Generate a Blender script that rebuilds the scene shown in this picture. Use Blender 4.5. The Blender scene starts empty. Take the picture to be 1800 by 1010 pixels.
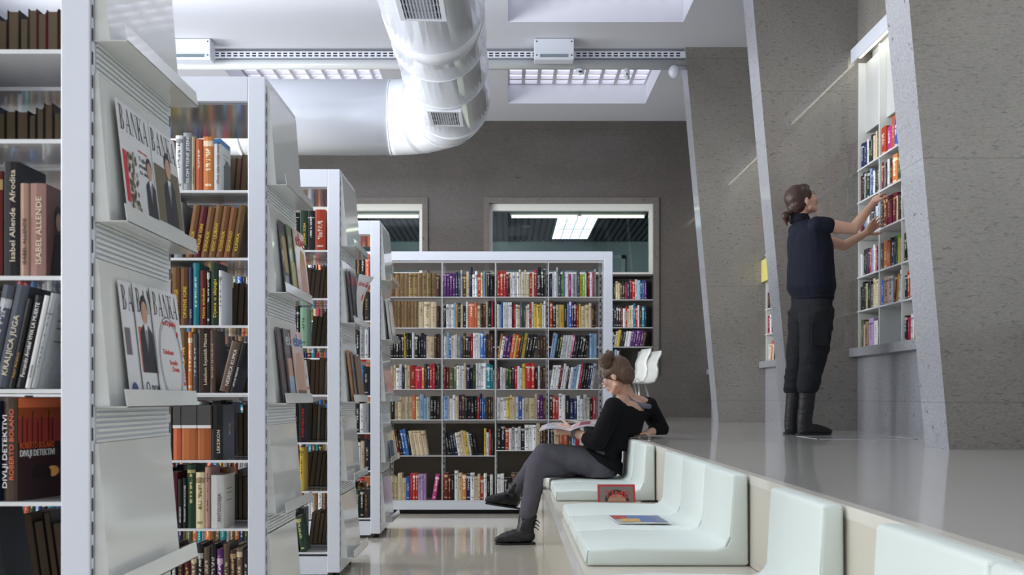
import bpy, bmesh, math, random
from mathutils import Vector, Matrix, Quaternion, noise
random.seed(7)
S = bpy.context.scene
COL = S.collection
H = 0.9; F = 1800.0; CX, CY = 893.0, 700.0
def P(px, py, y):
    return Vector(((px-CX)*y/F, y, H+(CY-py)*y/F))
V = Vector

# ------------------------------------------------------------------ materials
def lin(c):
    return tuple(((x/255)/12.92 if x/255 <= .04045 else ((x/255+.055)/1.055)**2.4) for x in c)+(1,)
MATS = {}
def mat(name, col, rough=.5, metal=0., coat=0., coat_rough=.05, spec=.5, mottle=None, bump=None, trans=0, alpha=1):
    if name in MATS: return MATS[name]
    m = bpy.data.materials.new(name); m.use_nodes = True
    nt = m.node_tree; b = nt.nodes['Principled BSDF']
    b.inputs['Base Color'].default_value = lin(col)
    b.inputs['Roughness'].default_value = rough
    b.inputs['Metallic'].default_value = metal
    b.inputs['Coat Weight'].default_value = coat
    b.inputs['Coat Roughness'].default_value = coat_rough
    b.inputs['Specular IOR Level'].default_value = spec
    if trans: b.inputs['Transmission Weight'].default_value = trans
    if mottle or bump:
        tc = nt.nodes.new('ShaderNodeTexCoord')
    if mottle:
        sc, amt = mottle
        n = nt.nodes.new('ShaderNodeTexNoise'); n.inputs['Scale'].default_value = sc; n.inputs['Detail'].default_value = 5
        nt.links.new(tc.outputs['Object'], n.inputs['Vector'])
        mx = nt.nodes.new('ShaderNodeMix'); mx.data_type = 'RGBA'
        mx.inputs['A'].default_value = tuple(x*(1-amt) for x in lin(col)[:3])+(1,)
        mx.inputs['B'].default_value = tuple(min(1, x*(1+amt)) for x in lin(col)[:3])+(1,)
        nt.links.new(n.outputs['Fac'], mx.inputs['Factor'])
        nt.links.new(mx.outputs['Result'], b.inputs['Base Color'])
    if bump:
        sc, st = bump
        n2 = nt.nodes.new('ShaderNodeTexNoise'); n2.inputs['Scale'].default_value = sc; n2.inputs['Detail'].default_value = 4
        nt.links.new(tc.outputs['Object'], n2.inputs['Vector'])
        bp = nt.nodes.new('ShaderNodeBump'); bp.inputs['Strength'].default_value = st; bp.inputs['Distance'].default_value = .01
        nt.links.new(n2.outputs['Fac'], bp.inputs['Height']); nt.links.new(bp.outputs['Normal'], b.inputs['Normal'])
    MATS[name] = m
    return m
def emit(name, col, strength):
    if name in MATS: return MATS[name]
    m = bpy.data.materials.new(name); m.use_nodes = True
    nt = m.node_tree; b = nt.nodes['Principled BSDF']
    b.inputs['Base Color'].default_value = lin(col)
    b.inputs['Emission Color'].default_value = lin(col); b.inputs['Emission Strength'].default_value = strength
    MATS[name] = m
    return m
def concrete(name, base, fleck, axis, coat=.5, coat_rough=.12, dens=.62, big=.12):
    """polished fibre-board-marked concrete: short dark flecks, soft clouds, board seams"""
    m = bpy.data.materials.new(name); m.use_nodes = True
    nt = m.node_tree; N = nt.nodes; L = nt.links; b = N['Principled BSDF']
    g = N.new('ShaderNodeNewGeometry')
    mp = N.new('ShaderNodeMapping'); mp.inputs['Scale'].default_value = axis
    L.new(g.outputs['Position'], mp.inputs['Vector'])
    n = N.new('ShaderNodeTexNoise'); n.inputs['Scale'].default_value = 1; n.inputs['Detail'].default_value = 3; n.inputs['Distortion'].default_value = .6
    L.new(mp.outputs['Vector'], n.inputs['Vector'])
    r = N.new('ShaderNodeValToRGB'); r.color_ramp.elements[0].position = dens; r.color_ramp.elements[1].position = dens+.07
    L.new(n.outputs['Fac'], r.inputs['Fac'])
    n2 = N.new('ShaderNodeTexNoise'); n2.inputs['Scale'].default_value = 1.7; n2.inputs['Detail'].default_value = 6
    L.new(g.outputs['Position'], n2.inputs['Vector'])
    n3 = N.new('ShaderNodeTexNoise'); n3.inputs['Scale'].default_value = 2.2; n3.inputs['Detail'].default_value = 4
    mp3 = N.new('ShaderNodeMapping'); mp3.inputs['Scale'].default_value = tuple(a*1.1 for a in axis)
    L.new(g.outputs['Position'], mp3.inputs['Vector']); L.new(mp3.outputs['Vector'], n3.inputs['Vector'])
    # board seams every 1.22 m in height
    sp = N.new('ShaderNodeSeparateXYZ'); L.new(g.outputs['Position'], sp.inputs['Vector'])
    md = N.new('ShaderNodeMath'); md.operation = 'PINGPONG'; md.inputs[1].default_value = .62
    ad = N.new('ShaderNodeMath'); ad.operation = 'ADD'; ad.inputs[1].default_value = .36
    L.new(sp.outputs['Z'], ad.inputs[0]); L.new(ad.outputs[0], md.inputs[0])
    lt = N.new('ShaderNodeMath'); lt.operation = 'LESS_THAN'; lt.inputs[1].default_value = .004
    L.new(md.outputs[0], lt.inputs[0])
    c0 = lin(base)[:3]
    mx = N.new('ShaderNodeMix'); mx.data_type = 'RGBA'
    mx.inputs['A'].default_value = tuple(x*(1-2*big) for x in c0)+(1,); mx.inputs['B'].default_value = tuple(x*(1+2*big) for x in c0)+(1,)
    L.new(n2.outputs['Fac'], mx.inputs['Factor'])
    mx3 = N.new('ShaderNodeMix'); mx3.data_type = 'RGBA'; mx3.blend_type = 'MULTIPLY'; mx3.inputs['Factor'].default_value = .55
    r3 = N.new('ShaderNodeValToRGB'); r3.color_ramp.elements[0].position = .32; r3.color_ramp.elements[0].color = (.55, .55, .55, 1); r3.color_ramp.elements[1].position = .62
    L.new(n3.outputs['Fac'], r3.inputs['Fac'])
    L.new(mx.outputs['Result'], mx3.inputs['A']); L.new(r3.outputs['Color'], mx3.inputs['B'])
    mx2 = N.new('ShaderNodeMix'); mx2.data_type = 'RGBA'; mx2.inputs['B'].default_value = lin(fleck)
    L.new(mx3.outputs['Result'], mx2.inputs['A']); L.new(r.outputs['Color'], mx2.inputs['Factor'])
    mx4 = N.new('ShaderNodeMix'); mx4.data_type = 'RGBA'; mx4.inputs['B'].default_value = tuple(x*.6 for x in c0)+(1,)
    sm = N.new('ShaderNodeMath'); sm.operation = 'MULTIPLY'; sm.inputs[1].default_value = .6
    L.new(lt.outputs[0], sm.inputs[0]); L.new(sm.outputs[0], mx4.inputs['Factor'])
    L.new(mx2.outputs['Result'], mx4.inputs['A']); L.new(mx4.outputs['Result'], b.inputs['Base Color'])
    b.inputs['Roughness'].default_value = .6
    b.inputs['Coat Weight'].default_value = coat; b.inputs['Coat Roughness'].default_value = coat_rough
    bp = N.new('ShaderNodeBump'); bp.inputs['Strength'].default_value = .25; bp.inputs['Distance'].default_value = .004
    L.new(r.outputs['Color'], bp.inputs['Height']); bp.invert = True; L.new(bp.outputs['Normal'], b.inputs['Normal'])
    return m

# ------------------------------------------------------------------ objects
def tag(o, label=None, cat=None, group=None, kind=None):
    if label: o['label'] = label
    if cat: o['category'] = cat
    if group: o['group'] = group
    if kind: o['kind'] = kind
    return o
def empty(name, loc=(0, 0, 0), rz=0., label=None, cat=None, group=None, kind=None):
    o = bpy.data.objects.new(name, None); COL.objects.link(o)
    o.empty_display_size = .05
    o.location = loc; o.rotation_euler.z = rz
    return tag(o, label, cat, group, kind)
class MB:
    def __init__(s): s.bm = bmesh.new(); s.uv = s.bm.loops.layers.uv.new('UVMap')
    def poly(s, pts, m=0):
        f = s.bm.faces.new([s.bm.verts.new(p) for p in pts]); f.material_index = m; return f
    def box(s, x0, x1, y0, y1, z0, z1, m=0, T=None):
        c = [V((x, y, z)) for z in (z0, z1) for y in (y0, y1) for x in (x0, x1)]
        if T is not None: c = [T @ p for p in c]
        v = [s.bm.verts.new(p) for p in c]
        for q in ((0, 2, 3, 1), (4, 5, 7, 6), (0, 1, 5, 4), (1, 3, 7, 5), (3, 2, 6, 7), (2, 0, 4, 6)):
            f = s.bm.faces.new([v[i] for i in q]); f.material_index = m
        return s
    def prism(s, poly, a, b, axis='y', m=0, T=None):
        """extrude a 2-D polygon along an axis from a to b"""
        def pt(u, w, t):
            p = {'y': V((u, t, w)), 'x': V((t, u, w)), 'z': V((u, w, t))}[axis]
            return T @ p if T is not None else p
        A = [s.bm.verts.new(pt(u, w, a)) for u, w in poly]; B = [s.bm.verts.new(pt(u, w, b)) for u, w in poly]
        n = len(poly)
        fs = [s.bm.faces.new(A), s.bm.faces.new(B[::-1])]
        for i in range(n):
            fs.append(s.bm.faces.new((A[i], B[i], B[(i+1) % n], A[(i+1) % n])))
        for f in fs: f.material_index = m
        return s
    def rings(s, rings, m=0, cap=True, closed=False):
        R = [[s.bm.verts.new(p) for p in r] for r in rings]; n = len(R[0])
        pairs = list(zip(R[:-1], R[1:])) + ([(R[-1], R[0])] if closed else [])
        for a, b in pairs:
            for i in range(n):
                f = s.bm.faces.new((a[i], a[(i+1) % n], b[(i+1) % n], b[i])); f.material_index = m; f.smooth = True
        if cap and not closed:
            for r in (R[0][::-1], R[-1]):
                f = s.bm.faces.new(r); f.material_index = m
        return s
    def tube(s, pts, r, n=10, m=0, cap=True):
        pts = [V(p) for p in pts]; rr = r if isinstance(r, (list, tuple)) else [r]*len(pts)
        out = []; up = None
        for i, p in enumerate(pts):
            t = (pts[min(i+1, len(pts)-1)]-pts[max(i-1, 0)]).normalized()
            if up is None:
                up = V((0, 0, 1)) if abs(t.z) < .9 else V((1, 0, 0))
            a = (up-t*up.dot(t)).normalized(); b = t.cross(a); up = a
            out.append([p+(a*math.cos(2*math.pi*k/n)+b*math.sin(2*math.pi*k/n))*rr[i] for k in range(n)])
        return s.rings(out, m, cap)
    def loft(s, st, n=20, m=0, cap=True):
        """st: (centre, half-vector a, half-vector b)"""
        return s.rings([[c+a*math.cos(2*math.pi*k/n)+b*math.sin(2*math.pi*k/n) for k in range(n)] for c, a, b in st], m, cap)
    def ball(s, c, r, T=None, n=14, m=0):
        c = V(c); r = V(r) if isinstance(r, (tuple, list, Vector)) else V((r, r, r))
        rr = []
        for i in range(n//2+1):
            th = math.pi*(i+ (0.08 if i == 0 else -0.08 if i == n//2 else 0))/(n//2)
            ring = []
            for k in range(n):
                ph = 2*math.pi*k/n
                p = V((r.x*math.sin(th)*math.cos(ph), r.y*math.sin(th)*math.sin(ph), r.z*math.cos(th)))
                ring.append(c+(T @ p if T is not None else p))
            rr.append(ring)
        return s.rings(rr, m)
    def seg(s, p0, p1, r0, r1, n=12, m=0):
        """round-ended tapered limb"""
        p0 = V(p0); p1 = V(p1); t = (p1-p0).normalized()
        a = t.orthogonal().normalized(); b = t.cross(a); rr = []
        def ring(c, r): rr.append([c+(a*math.cos(2*math.pi*k/n)+b*math.sin(2*math.pi*k/n))*r for k in range(n)])
        for d in (85, 60, 35, 12): ring(p0-t*r0*math.sin(math.radians(d)), r0*math.cos(math.radians(d)))
        for d in (12, 35, 60, 85): ring(p1+t*r1*math.sin(math.radians(d)), r1*math.cos(math.radians(d)))
        return s.rings(rr, m)
    def chain(s, pts, rads, n=12, m=0):
        for i in range(len(pts)-1): s.seg(pts[i], pts[i+1], rads[i], rads[i+1], n, m)
        return s
    def build(s, name, mats, parent=None, bevel=0., seg=2, smooth=False, T=None):
        bmesh.ops.recalc_face_normals(s.bm, faces=s.bm.faces)
        if bevel:
            es = [e for e in s.bm.edges if len(e.link_faces) == 2 and e.calc_face_angle(0) > .6]
            bmesh.ops.bevel(s.bm, geom=es, offset=bevel, segments=seg, affect='EDGES', profile=.5, clamp_overlap=True)
        if T is not None: s.bm.transform(T)
        if smooth:
            for f in s.bm.faces: f.smooth = True
        me = bpy.data.meshes.new(name); s.bm.to_mesh(me); s.bm.free()
        for m in (mats if isinstance(mats, (list, tuple)) else [mats]): me.materials.append(m)
        o = bpy.data.objects.new(name, me); COL.objects.link(o)
        if parent is not None: o.parent = parent
        return o
def perforated(us, vs, dark, fn, name, m0, m1, parent, T=None):
    """one connected perforated strip: a grid whose dark cells are the slots"""
    b = MB(); vv = [[b.bm.verts.new(fn(u, v)) for v in vs] for u in us]
    for i in range(len(us)-1):
        for j in range(len(vs)-1):
            f = b.bm.faces.new((vv[i][j], vv[i+1][j], vv[i+1][j+1], vv[i][j+1])); f.material_index = 1 if dark(i, j) else 0
    return b.build(name, [m0, m1], parent, T=T)
def slot_levels(z0, z1, step, ln):
    out = []; z = z0
    while z < z1: out += [z, z+ln]; z += step
    return out
def remesh(o, voxel, smooth=3, disp=None):
    """melt overlapping closed shells into one continuous skin"""
    md = o.modifiers.new('r', 'REMESH'); md.mode = 'VOXEL'; md.voxel_size = voxel; md.use_smooth_shade = True
    sm = o.modifiers.new('s', 'SMOOTH'); sm.iterations = smooth; sm.factor = .5
    dg = bpy.context.evaluated_depsgraph_get(); dg.update()
    me = bpy.data.meshes.new_from_object(o.evaluated_get(dg))
    mats = list(o.data.materials); o.modifiers.clear()
    old = o.data; o.data = me; bpy.data.meshes.remove(old)
    me.materials.clear()
    for m in mats: me.materials.append(m)
    for p in me.polygons: p.use_smooth = True; p.material_index = 0
    if disp:
        ns = [v.normal.copy() for v in me.vertices]
        for v, n in zip(me.vertices, ns):
            v.co += n*disp(v.co)
    me.update()
    return o
def text(name, s, size, m, parent, T, width=None, align='LEFT', extrude=.0004, xs=1.0):
    """lettering as a mesh; local x reads right, y up, z towards the reader"""
    c = bpy.data.curves.new(name, 'FONT'); c.body = s; c.size = size; c.extrude = extrude; c.align_x = align
    c.resolution_u = 2
    t = bpy.data.objects.new('tmp', c)
    me = bpy.data.meshes.new_from_object(t); bpy.data.objects.remove(t); bpy.data.curves.remove(c)
    if width and len(me.vertices):
        xsx = [v.co.x for v in me.vertices]; w = max(xsx)-min(xsx)
        xs = width/w
    for v in me.vertices: v.co.x *= xs
    me.transform(T); me.name = name
    me.materials.append(m)
    o = bpy.data.objects.new(name, me); COL.objects.link(o); o.parent = parent
    return o

WHITE = mat('white_enamel', (224, 230, 242), .28, coat=.25, coat_rough=.08)
GLOSSW = mat('glossy_white_shelf', (225, 228, 232), .14, coat=.6, coat_rough=.04)
SLOT = mat('slot_dark', (38, 40, 44), .8)
PLASTER = mat('ceiling_plaster', (202, 205, 214), .8, bump=(60, .05))
TRIMW = mat('white_frame', (225, 228, 226), .35)
BLACKM = mat('black_rubber', (18, 18, 20), .6)
# ------------------------------------------------------------------ room shell
CEIL = 4.72; XP = .824; XB = .219; ZS = .332; ZP = .64; YR = 14.1
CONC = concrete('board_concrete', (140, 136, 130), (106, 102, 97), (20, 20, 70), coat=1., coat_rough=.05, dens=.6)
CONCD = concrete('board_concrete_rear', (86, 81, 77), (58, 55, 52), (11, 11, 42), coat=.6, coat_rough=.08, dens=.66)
CONCL = concrete('raw_concrete_edge', (154, 156, 162), (84, 84, 88), (26, 26, 34), coat=.5, coat_rough=.12, dens=.66, big=.06)
def floor_mat(name, col, rough):
    return mat(name, col, rough, coat=.9, coat_rough=.06, mottle=(1.3, .06))
FLOOR = floor_mat('cream_resin_floor', (206, 200, 184), .3)
PLAT = floor_mat('grey_resin_platform', (204, 203, 196), .3)
BENCH = mat('cream_lacquer', (208, 203, 189), .35, coat=.4, coat_rough=.1)
def structure(b, name, m, **k):
    o = b.build(name, m, **k); o['kind'] = 'structure'; return o
structure(MB().box(-5.3, XB, -2.5, YR+.3, -.1, 0).box(XB, XP, 7.9, YR+.3, -.1, 0), 'floor', FLOOR)
structure(MB().box(XP, 3.4, -2.5, YR+.3, -.1, ZP), 'floor_platform', PLAT)
structure(MB().box(XB, XP-.002, -2.5, 7.9, -.1, ZS), 'bench_step', BENCH, bevel=.006)
# thin pale nosing strips along both steps
structure(MB().box(XP-.006, XP+.03, -2.5, YR, ZP-.03, ZP+.0012), 'trim_1', mat('pale_nosing', (222, 219, 208), .3, coat=.5))
structure(MB().box(XB-.004, XB+.022, -2.5, 7.9, ZS-.018, ZS+.0012), 'trim_2', MATS['pale_nosing'])
structure(MB().box(XP-.004, XP-.0005, -2.5, 7.9, ZS+.0005, ZP-.03), 'trim_6', BENCH)
# rear wall with two openings for the internal windows and the book niche below one of them
def wall_grid(xs, zs, holes, y0, y1):
    b = MB()
    for i in range(len(xs)-1):
        for j in range(len(zs)-1):
            xm, zm = (xs[i]+xs[i+1])/2, (zs[j]+zs[j+1])/2
            if any(h[0] < xm < h[1] and h[2] < zm < h[3] for h in holes): continue
            b.box(xs[i], xs[i+1], y0, y1, zs[j], zs[j+1])
    return b
W1 = (-.26, 2.0, 1.29, 3.587); W2 = (-3.4, -1.18, 2.60, 3.587)
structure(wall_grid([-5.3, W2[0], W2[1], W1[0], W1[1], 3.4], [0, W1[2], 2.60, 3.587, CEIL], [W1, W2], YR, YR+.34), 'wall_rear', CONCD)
structure(MB().box(-5.3, -5, -2.5, YR+.3, 0, 1.0).box(-5.3, -5, -2.5, YR+.3, 3.9, CEIL+.3).box(-5.3, -5, -2.5, -2.2, 1, 3.9).box(-5.3, -5, 13.6, YR+.3, 1, 3.9)
          .box(-5.2, -5.05, 3.0, 3.12, 1, 3.9).box(-5.2, -5.05, 8.3, 8.42, 1, 3.9), 'wall_left', PLASTER)  # unseen wall, set close with openings to shape the ceiling light
structure(MB().box(-5.3, 3.4, -2.8, -2.5, 0, 1.0).box(-5.3, 3.4, -2.8, -2.5, 3.8, CEIL), 'wall_front', PLASTER)
# ceiling with two rows of roof lights; near ones unseen, kept for light
SKX = [(-3.3, -1.5), (0.0, 1.78)]; SKY = [(2.6, 4.4), (5.6, 7.4), (8.6, 10.4), (11.5, 13.27)]
xs = [-5.3, -3.3, -1.5, 0, 1.78, 3.4]; ys = [-2.8]+[v for p in SKY for v in p]+[YR+.3]
b = MB()
for i in range(5):
    for j in range(len(ys)-1):
        xm, ym = (xs[i]+xs[i+1])/2, (ys[j]+ys[j+1])/2
        if any(p[0] < xm < p[1] for p in SKX) and any(q[0] < ym < q[1] for q in SKY) and not (xm < -1 and 8 < ym < 10.5): continue
        b.box(xs[i], xs[i+1], ys[j], ys[j+1], CEIL, CEIL+.27)
structure(b, 'ceiling', PLASTER)
SKYE = emit('daylit_glass_block', (246, 247, 255), 2.2)
BAR = mat('roof_light_bar', (196, 196, 206), .5)
k = 2
for sx in SKX:
    for sy in SKY:
        if sx[0] < -3 and 8 < sy[0] < 9: continue
        k += 1
        fr = MB(); z = CEIL+.25; nx = 9; ny = 9
        for i in range(nx+1):
            x = sx[0]+(sx[1]-sx[0])*i/nx; fr.box(max(sx[0], x-.022), min(sx[1], x+.022), sy[0], sy[1], z, z+.05)
        for j in range(ny+1):
            y = sy[0]+(sy[1]-sy[0])*j/ny; fr.box(sx[0], sx[1], max(sy[0], y-.014), min(sy[1], y+.014), z+.001, z+.049)
        w = structure(fr, 'window_%d' % k, BAR)
        MB().box(sx[0], sx[1], sy[0], sy[1], z+.06, z+.09).build('glass_block_pane', SKYE, w)
# leaning concrete fins on the right
def fin_x(z): return 2.27-.0896*(z-ZP)
XW = 2.80
for n, y0 in enumerate((5.2, 8.2, 11.14)):
    off = (-.03, 0, .022)[n]
    p = [(fin_x(ZP)+off, ZP), (3.4, ZP), (3.4, CEIL), (fin_x(CEIL)+off, CEIL)]
    b = MB().prism(p, y0, y0+.3, 'y')
    for f in b.bm.faces:
        c = f.calc_center_median()
        if abs(c.x-(fin_x((ZP+CEIL)/2)+off)) < .03 and abs(c.z-(ZP+CEIL)/2) < .05: f.material_index = 1
    structure(b, 'wall_fin', [CONC, CONCL])
# wall between the fins: parapet, ledge, upper wall and niche back
for n, (y0, y1) in enumerate(((-2.5, 5.2), (5.5, 8.2), (8.5, 11.14), (11.44, YR))):
    structure(MB().box(XW, 3.4, y0, y1, ZP, 1.23), 'wall_right', CONCL)
    structure(MB().box(XW-.07, 3.1, y0, y1, 1.23, 1.30), 'trim_%d' % (20+n), CONCL, bevel=.004)
    structure(MB().box(XW, 3.4, y0, y1, 3.66, CEIL), 'wall_right_upper', CONC)
    structure(MB().box(3.1, 3.4, y0, y1, 1.23, 3.66), 'wall_right_niche', TRIMW)
# strip lamp above each niche
TUBE = emit('fluorescent_tube', (255, 250, 226), 7.0)
for n, (y0, y1) in enumerate(((3.4, 5.15), (6.3, 8.15), (9.3, 11.1), (12.2, YR-.05))):
    if n == 0: continue
    t = empty('strip_lamp', (XW, (y0+y1)/2, 3.58), 0,
              ('', 'white strip lamp glowing over the bookshelf where the woman reaches', 'white strip lamp over the middle niche, behind the second fin',
               'white strip lamp over the rearmost niche, hidden behind the farthest fin')[n], 'lamp', 'strip lamps over the wall niches')
    yc = (y0+y1)/2
    MB().box(-.07, .02, y0-yc, y1-yc, .06, .09).box(-.072, -.06, y0-yc, y1-yc, -.02, .09).box(.10, .11, y0-yc, y1-yc, 0, .09).build('housing', WHITE, t)
    MB().tube([(-.01, y0-yc+.04, .028), (-.01, y1-yc-.04, .028)], .016, 10).build('tube', TUBE, t)
# hatch frame let into the platform floor beside the standing woman
b = MB(); hx0, hx1, hy0, hy1 = 1.98, 2.62, 6.55, 7.05
HM = mat('steel_edge', (205, 206, 208), .35, metal=.4)
for q in ((hx0, hx1, hy0, hy0+.012), (hx0, hx1, hy1-.012, hy1), (hx0, hx0+.012, hy0, hy1), (hx1-.012, hx1, hy0, hy1)):
    b.box(q[0], q[1], q[2], q[3], ZP, ZP+.0022)
t = b.build('floor_hatch', HM)
tag(t, 'thin metal hatch frame set flush in the platform floor by the woman', 'hatch')
MB().box(hx0+.012, hx1-.012, hy0+.012, hy1-.012, ZP, ZP+.0012).build('hatch_cover', mat('hatch_grey', (165, 170, 176), .25, coat=.8, coat_rough=.05), t)

# ------------------------------------------------------------------ rear windows and the room behind
FRW = mat('window_frame_white', (224, 226, 220), .4)
STONE = concrete('stone_surround', (108, 102, 98), (60, 56, 54), (9, 9, 38), coat=.3, coat_rough=.2, dens=.68)
GLASS = bpy.data.materials.new('clear_pane'); GLASS.use_nodes = True
nt = GLASS.node_tree; nt.nodes.remove(nt.nodes['Principled BSDF'])
tr = nt.nodes.new('ShaderNodeBsdfTransparent'); tr.inputs[0].default_value = (.86, .92, .92, 1)
gl = nt.nodes.new('ShaderNodeBsdfGlossy'); gl.inputs['Roughness'].default_value = .01
fr = nt.nodes.new('ShaderNodeFresnel'); fr.inputs['IOR'].default_value = 1.45
ms = nt.nodes.new('ShaderNodeMixShader')
nt.links.new(fr.outputs[0], ms.inputs[0]); nt.links.new(tr.outputs[0], ms.inputs[1]); nt.links.new(gl.outputs[0], ms.inputs[2])
nt.links.new(ms.outputs[0], nt.nodes['Material Output'].inputs['Surface'])
for n, (x0, x1) in enumerate(((W1[0], W1[1]), (W2[0], W2[1]))):
    z0, z1 = 2.61, 3.587; ya, yb = YR+.06, YR+.2
    w = structure(MB().box(x0, x1, ya, yb, z1-.09, z1).box(x0, x1, ya, yb, z0, z0+.035).box(x0, x0+.045, ya, yb, z0+.035, z1-.09).box(x1-.045, x1, ya, yb, z0+.035, z1-.09),
                  'window_%d' % (n+1), FRW)
    MB().box(x0+.045, x1-.045, YR+.12, YR+.128, z0+.035, z1-.09).build('pane', GLASS, w)
# stone surrounds standing a little proud of the wall
structure(MB().box(W1[1], W1[1]+.075, YR-.03, YR, 1.22, 3.66).box(W1[0]-.075, W1[0], YR-.03, YR, 1.22, 3.66).box(W1[0], W1[1], YR-.03, YR, 3.587, 3.66)
          .box(W1[0], W1[1], YR-.03, YR, 1.22, 1.29), 'trim_3', STONE)
structure(MB().box(W2[1], W2[1]+.075, YR-.03, YR, 2.53, 3.66).box(W2[0]-.075, W2[0], YR-.03, YR, 2.53, 3.66).box(W2[0], W2[1], YR-.03, YR, 3.587, 3.66), 'trim_4', STONE)
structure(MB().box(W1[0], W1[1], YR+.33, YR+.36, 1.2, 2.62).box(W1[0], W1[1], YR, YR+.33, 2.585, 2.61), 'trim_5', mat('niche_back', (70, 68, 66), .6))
# office behind the glass: slatted dark ceiling, pale walls, door, lit panel
zc = 3.56; yb = 17.2
b = MB(); b.box(-5, 4.2, YR+.34, yb, zc, zc+.05)
for i in range(96):
    x = -5+.095*i; b.box(x, x+.06, YR+.4, yb, zc-.03, zc, 1)
structure(b, 'ceiling_office', [mat('office_ceiling_dark', (58, 62, 66), .6), mat('office_slat', (92, 98, 103), .45)])
structure(MB().box(-5, 4.2, yb, yb+.1, 1.2, zc).box(-5.1, -5, YR+.34, yb, 1.2, zc).box(4.2, 4.3, YR+.34, yb, 1.2, zc), 'wall_office', mat('office_wall', (196, 210, 212), .7))
structure(MB().box(-5, 4.2, YR+.36, yb, 1.15, 1.2), 'floor_office', mat('office_floor', (120, 124, 126), .5))
dr = structure(MB().box(1.02, 1.08, yb-.06, yb, 1.2, 3.3).box(1.9, 1.96, yb-.06, yb, 1.2, 3.3).box(1.02, 1.96, yb-.06, yb, 3.24, 3.3), 'door_1', mat('door_frame_pale', (222, 232, 232), .5))
MB().box(1.08, 1.9, yb-.03, yb-.005, 1.2, 3.24).build('door_leaf', mat('door_leaf_pale', (190, 208, 210), .5), dr)
PANEL = emit('ceiling_panel_glow', (225, 240, 255), 2.6)
t = empty('panel_light', (1.0, 15.62, zc-.031), 0, 'square lit ceiling panel glowing behind the rear window', 'lamp')
b = MB()
for i in range(4):
    for j in range(2):
        b.box(-.29+.145*i, -.155+.145*i, -1.0+1.0*j, -.02+1.0*j, -.045, -.03)
b.build('diffuser', PANEL, t)
b = MB().box(-.31, .31, -1.02, 1.02, -.029, -.0)
for i in range(5): b.box(-.297+.145*i, -.289+.145*i, -1.0, 1.0, -.05, -.029)
b.box(-.3, .3, -.02, 0, -.05, -.029)
b.build('frame', mat('panel_frame', (190, 198, 200), .4), t)
TUBE2 = emit('window_tube', (255, 250, 228), 3.0)
for (x0, x1, lab) in ((.03, 1.0, 'left fluorescent tube along the head of the large rear window'), (1.03, 1.95, 'right fluorescent tube along the head of the large rear window'),
                      (-3.2, -2.2, 'unseen fluorescent tube kept for light behind the far left rear window'), (-2.15, -1.25, 'fluorescent tube inside the rear window left of the ventilation duct')):  # the hidden far left tube is only there for its light
    t = empty('tube_lamp', ((x0+x1)/2, YR+.43, zc-.055), 0, lab, 'lamp', 'tube lamps behind the rear windows')
    h = (x1-x0)/2
    MB().box(-h, h, -.03, .03, -.005, .02).build('batten', FRW, t)
    MB().tube([(-h+.02, 0, -.028), (h-.02, 0, -.028)], .018, 10).build('tube', TUBE2, t)
t = MB().ball((0, 0, -.03), (.07, .07, .03)).build('smoke_detector', WHITE); t.location = (.28, 15.6, zc-.0)
tag(t, 'small round smoke detector on the dark ceiling behind the rear window', 'detector')

# ------------------------------------------------------------------ ceiling services
DUCT = mat('duct_white', (214, 219, 228), .22, coat=.7, coat_rough=.06, metal=.08)
xd, zd, rd, yd, rho = -.525, 3.65, .36, 10.03, .62
duct = empty('ventilation_duct', (xd, yd, zd-rd), 0, 'large shiny white ventilation duct bending under the ceiling', 'duct')
def D(b, name, m, par=None):
    return b.build(name, m, par or duct, T=Matrix.Translation((-xd, -yd, -(zd-rd))), smooth=False)
def ring_y(y, r=rd, n=48): return [V((xd+r*math.cos(2*math.pi*k/n), y, zd+r*math.sin(2*math.pi*k/n))) for k in range(n)]
def ring_x(x, r=rd, n=48): return [V((x, yd-r*math.cos(2*math.pi*k/n)*-1, zd+r*math.sin(2*math.pi*k/n))) for k in range(n)]
def ring_el(a, r=rd, n=48):
    c = V((xd-rho, yd-rho, zd)); rad = V((math.cos(a), math.sin(a), 0))
    return [c+rad*(rho+r*math.cos(2*math.pi*k/n))+V((0, 0, r*math.sin(2*math.pi*k/n))) for k in range(n)]
D(MB().rings([ring_y(1.0), ring_y(yd-rho)]), 'straight_pipe', DUCT)
D(MB().rings([ring_el(math.radians(90)), [V((-4.98, p.y, p.z)) for p in ring_el(math.radians(90))]]), 'cross_pipe', DUCT)
els = [0, 30, 60, 90]
for a, c in zip(els[:-1], els[1:]):
    D(MB().rings([ring_el(math.radians(a+(c-a)*q/5)) for q in range(6)]), 'elbow_segment', DUCT)
for a in els:
    D(MB().rings([ring_el(math.radians(a-.8), rd+.001), ring_el(math.radians(a-.5), rd+.0035), ring_el(math.radians(a+.5), rd+.0035), ring_el(math.radians(a+.8), rd+.001)]), 'seam_band', DUCT)
for y in (8.45, 7.74, 7.285, 5.6, 4.4):
    w = .012 if y != 7.285 else .155
    D(MB().rings([ring_y(y-w-.004, rd+.001), ring_y(y-w, rd+.004), ring_y(y+w, rd+.004), ring_y(y+w+.004, rd+.001)]), 'seam_band', DUCT)
for x in (-2.6, -4.0): 
    D(MB().rings([[V((x+d, p.y, p.z)) for p in ring_el(math.radians(90), rd+.005)] for d in (-.02, .02)]), 'seam_band', DUCT)
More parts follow.
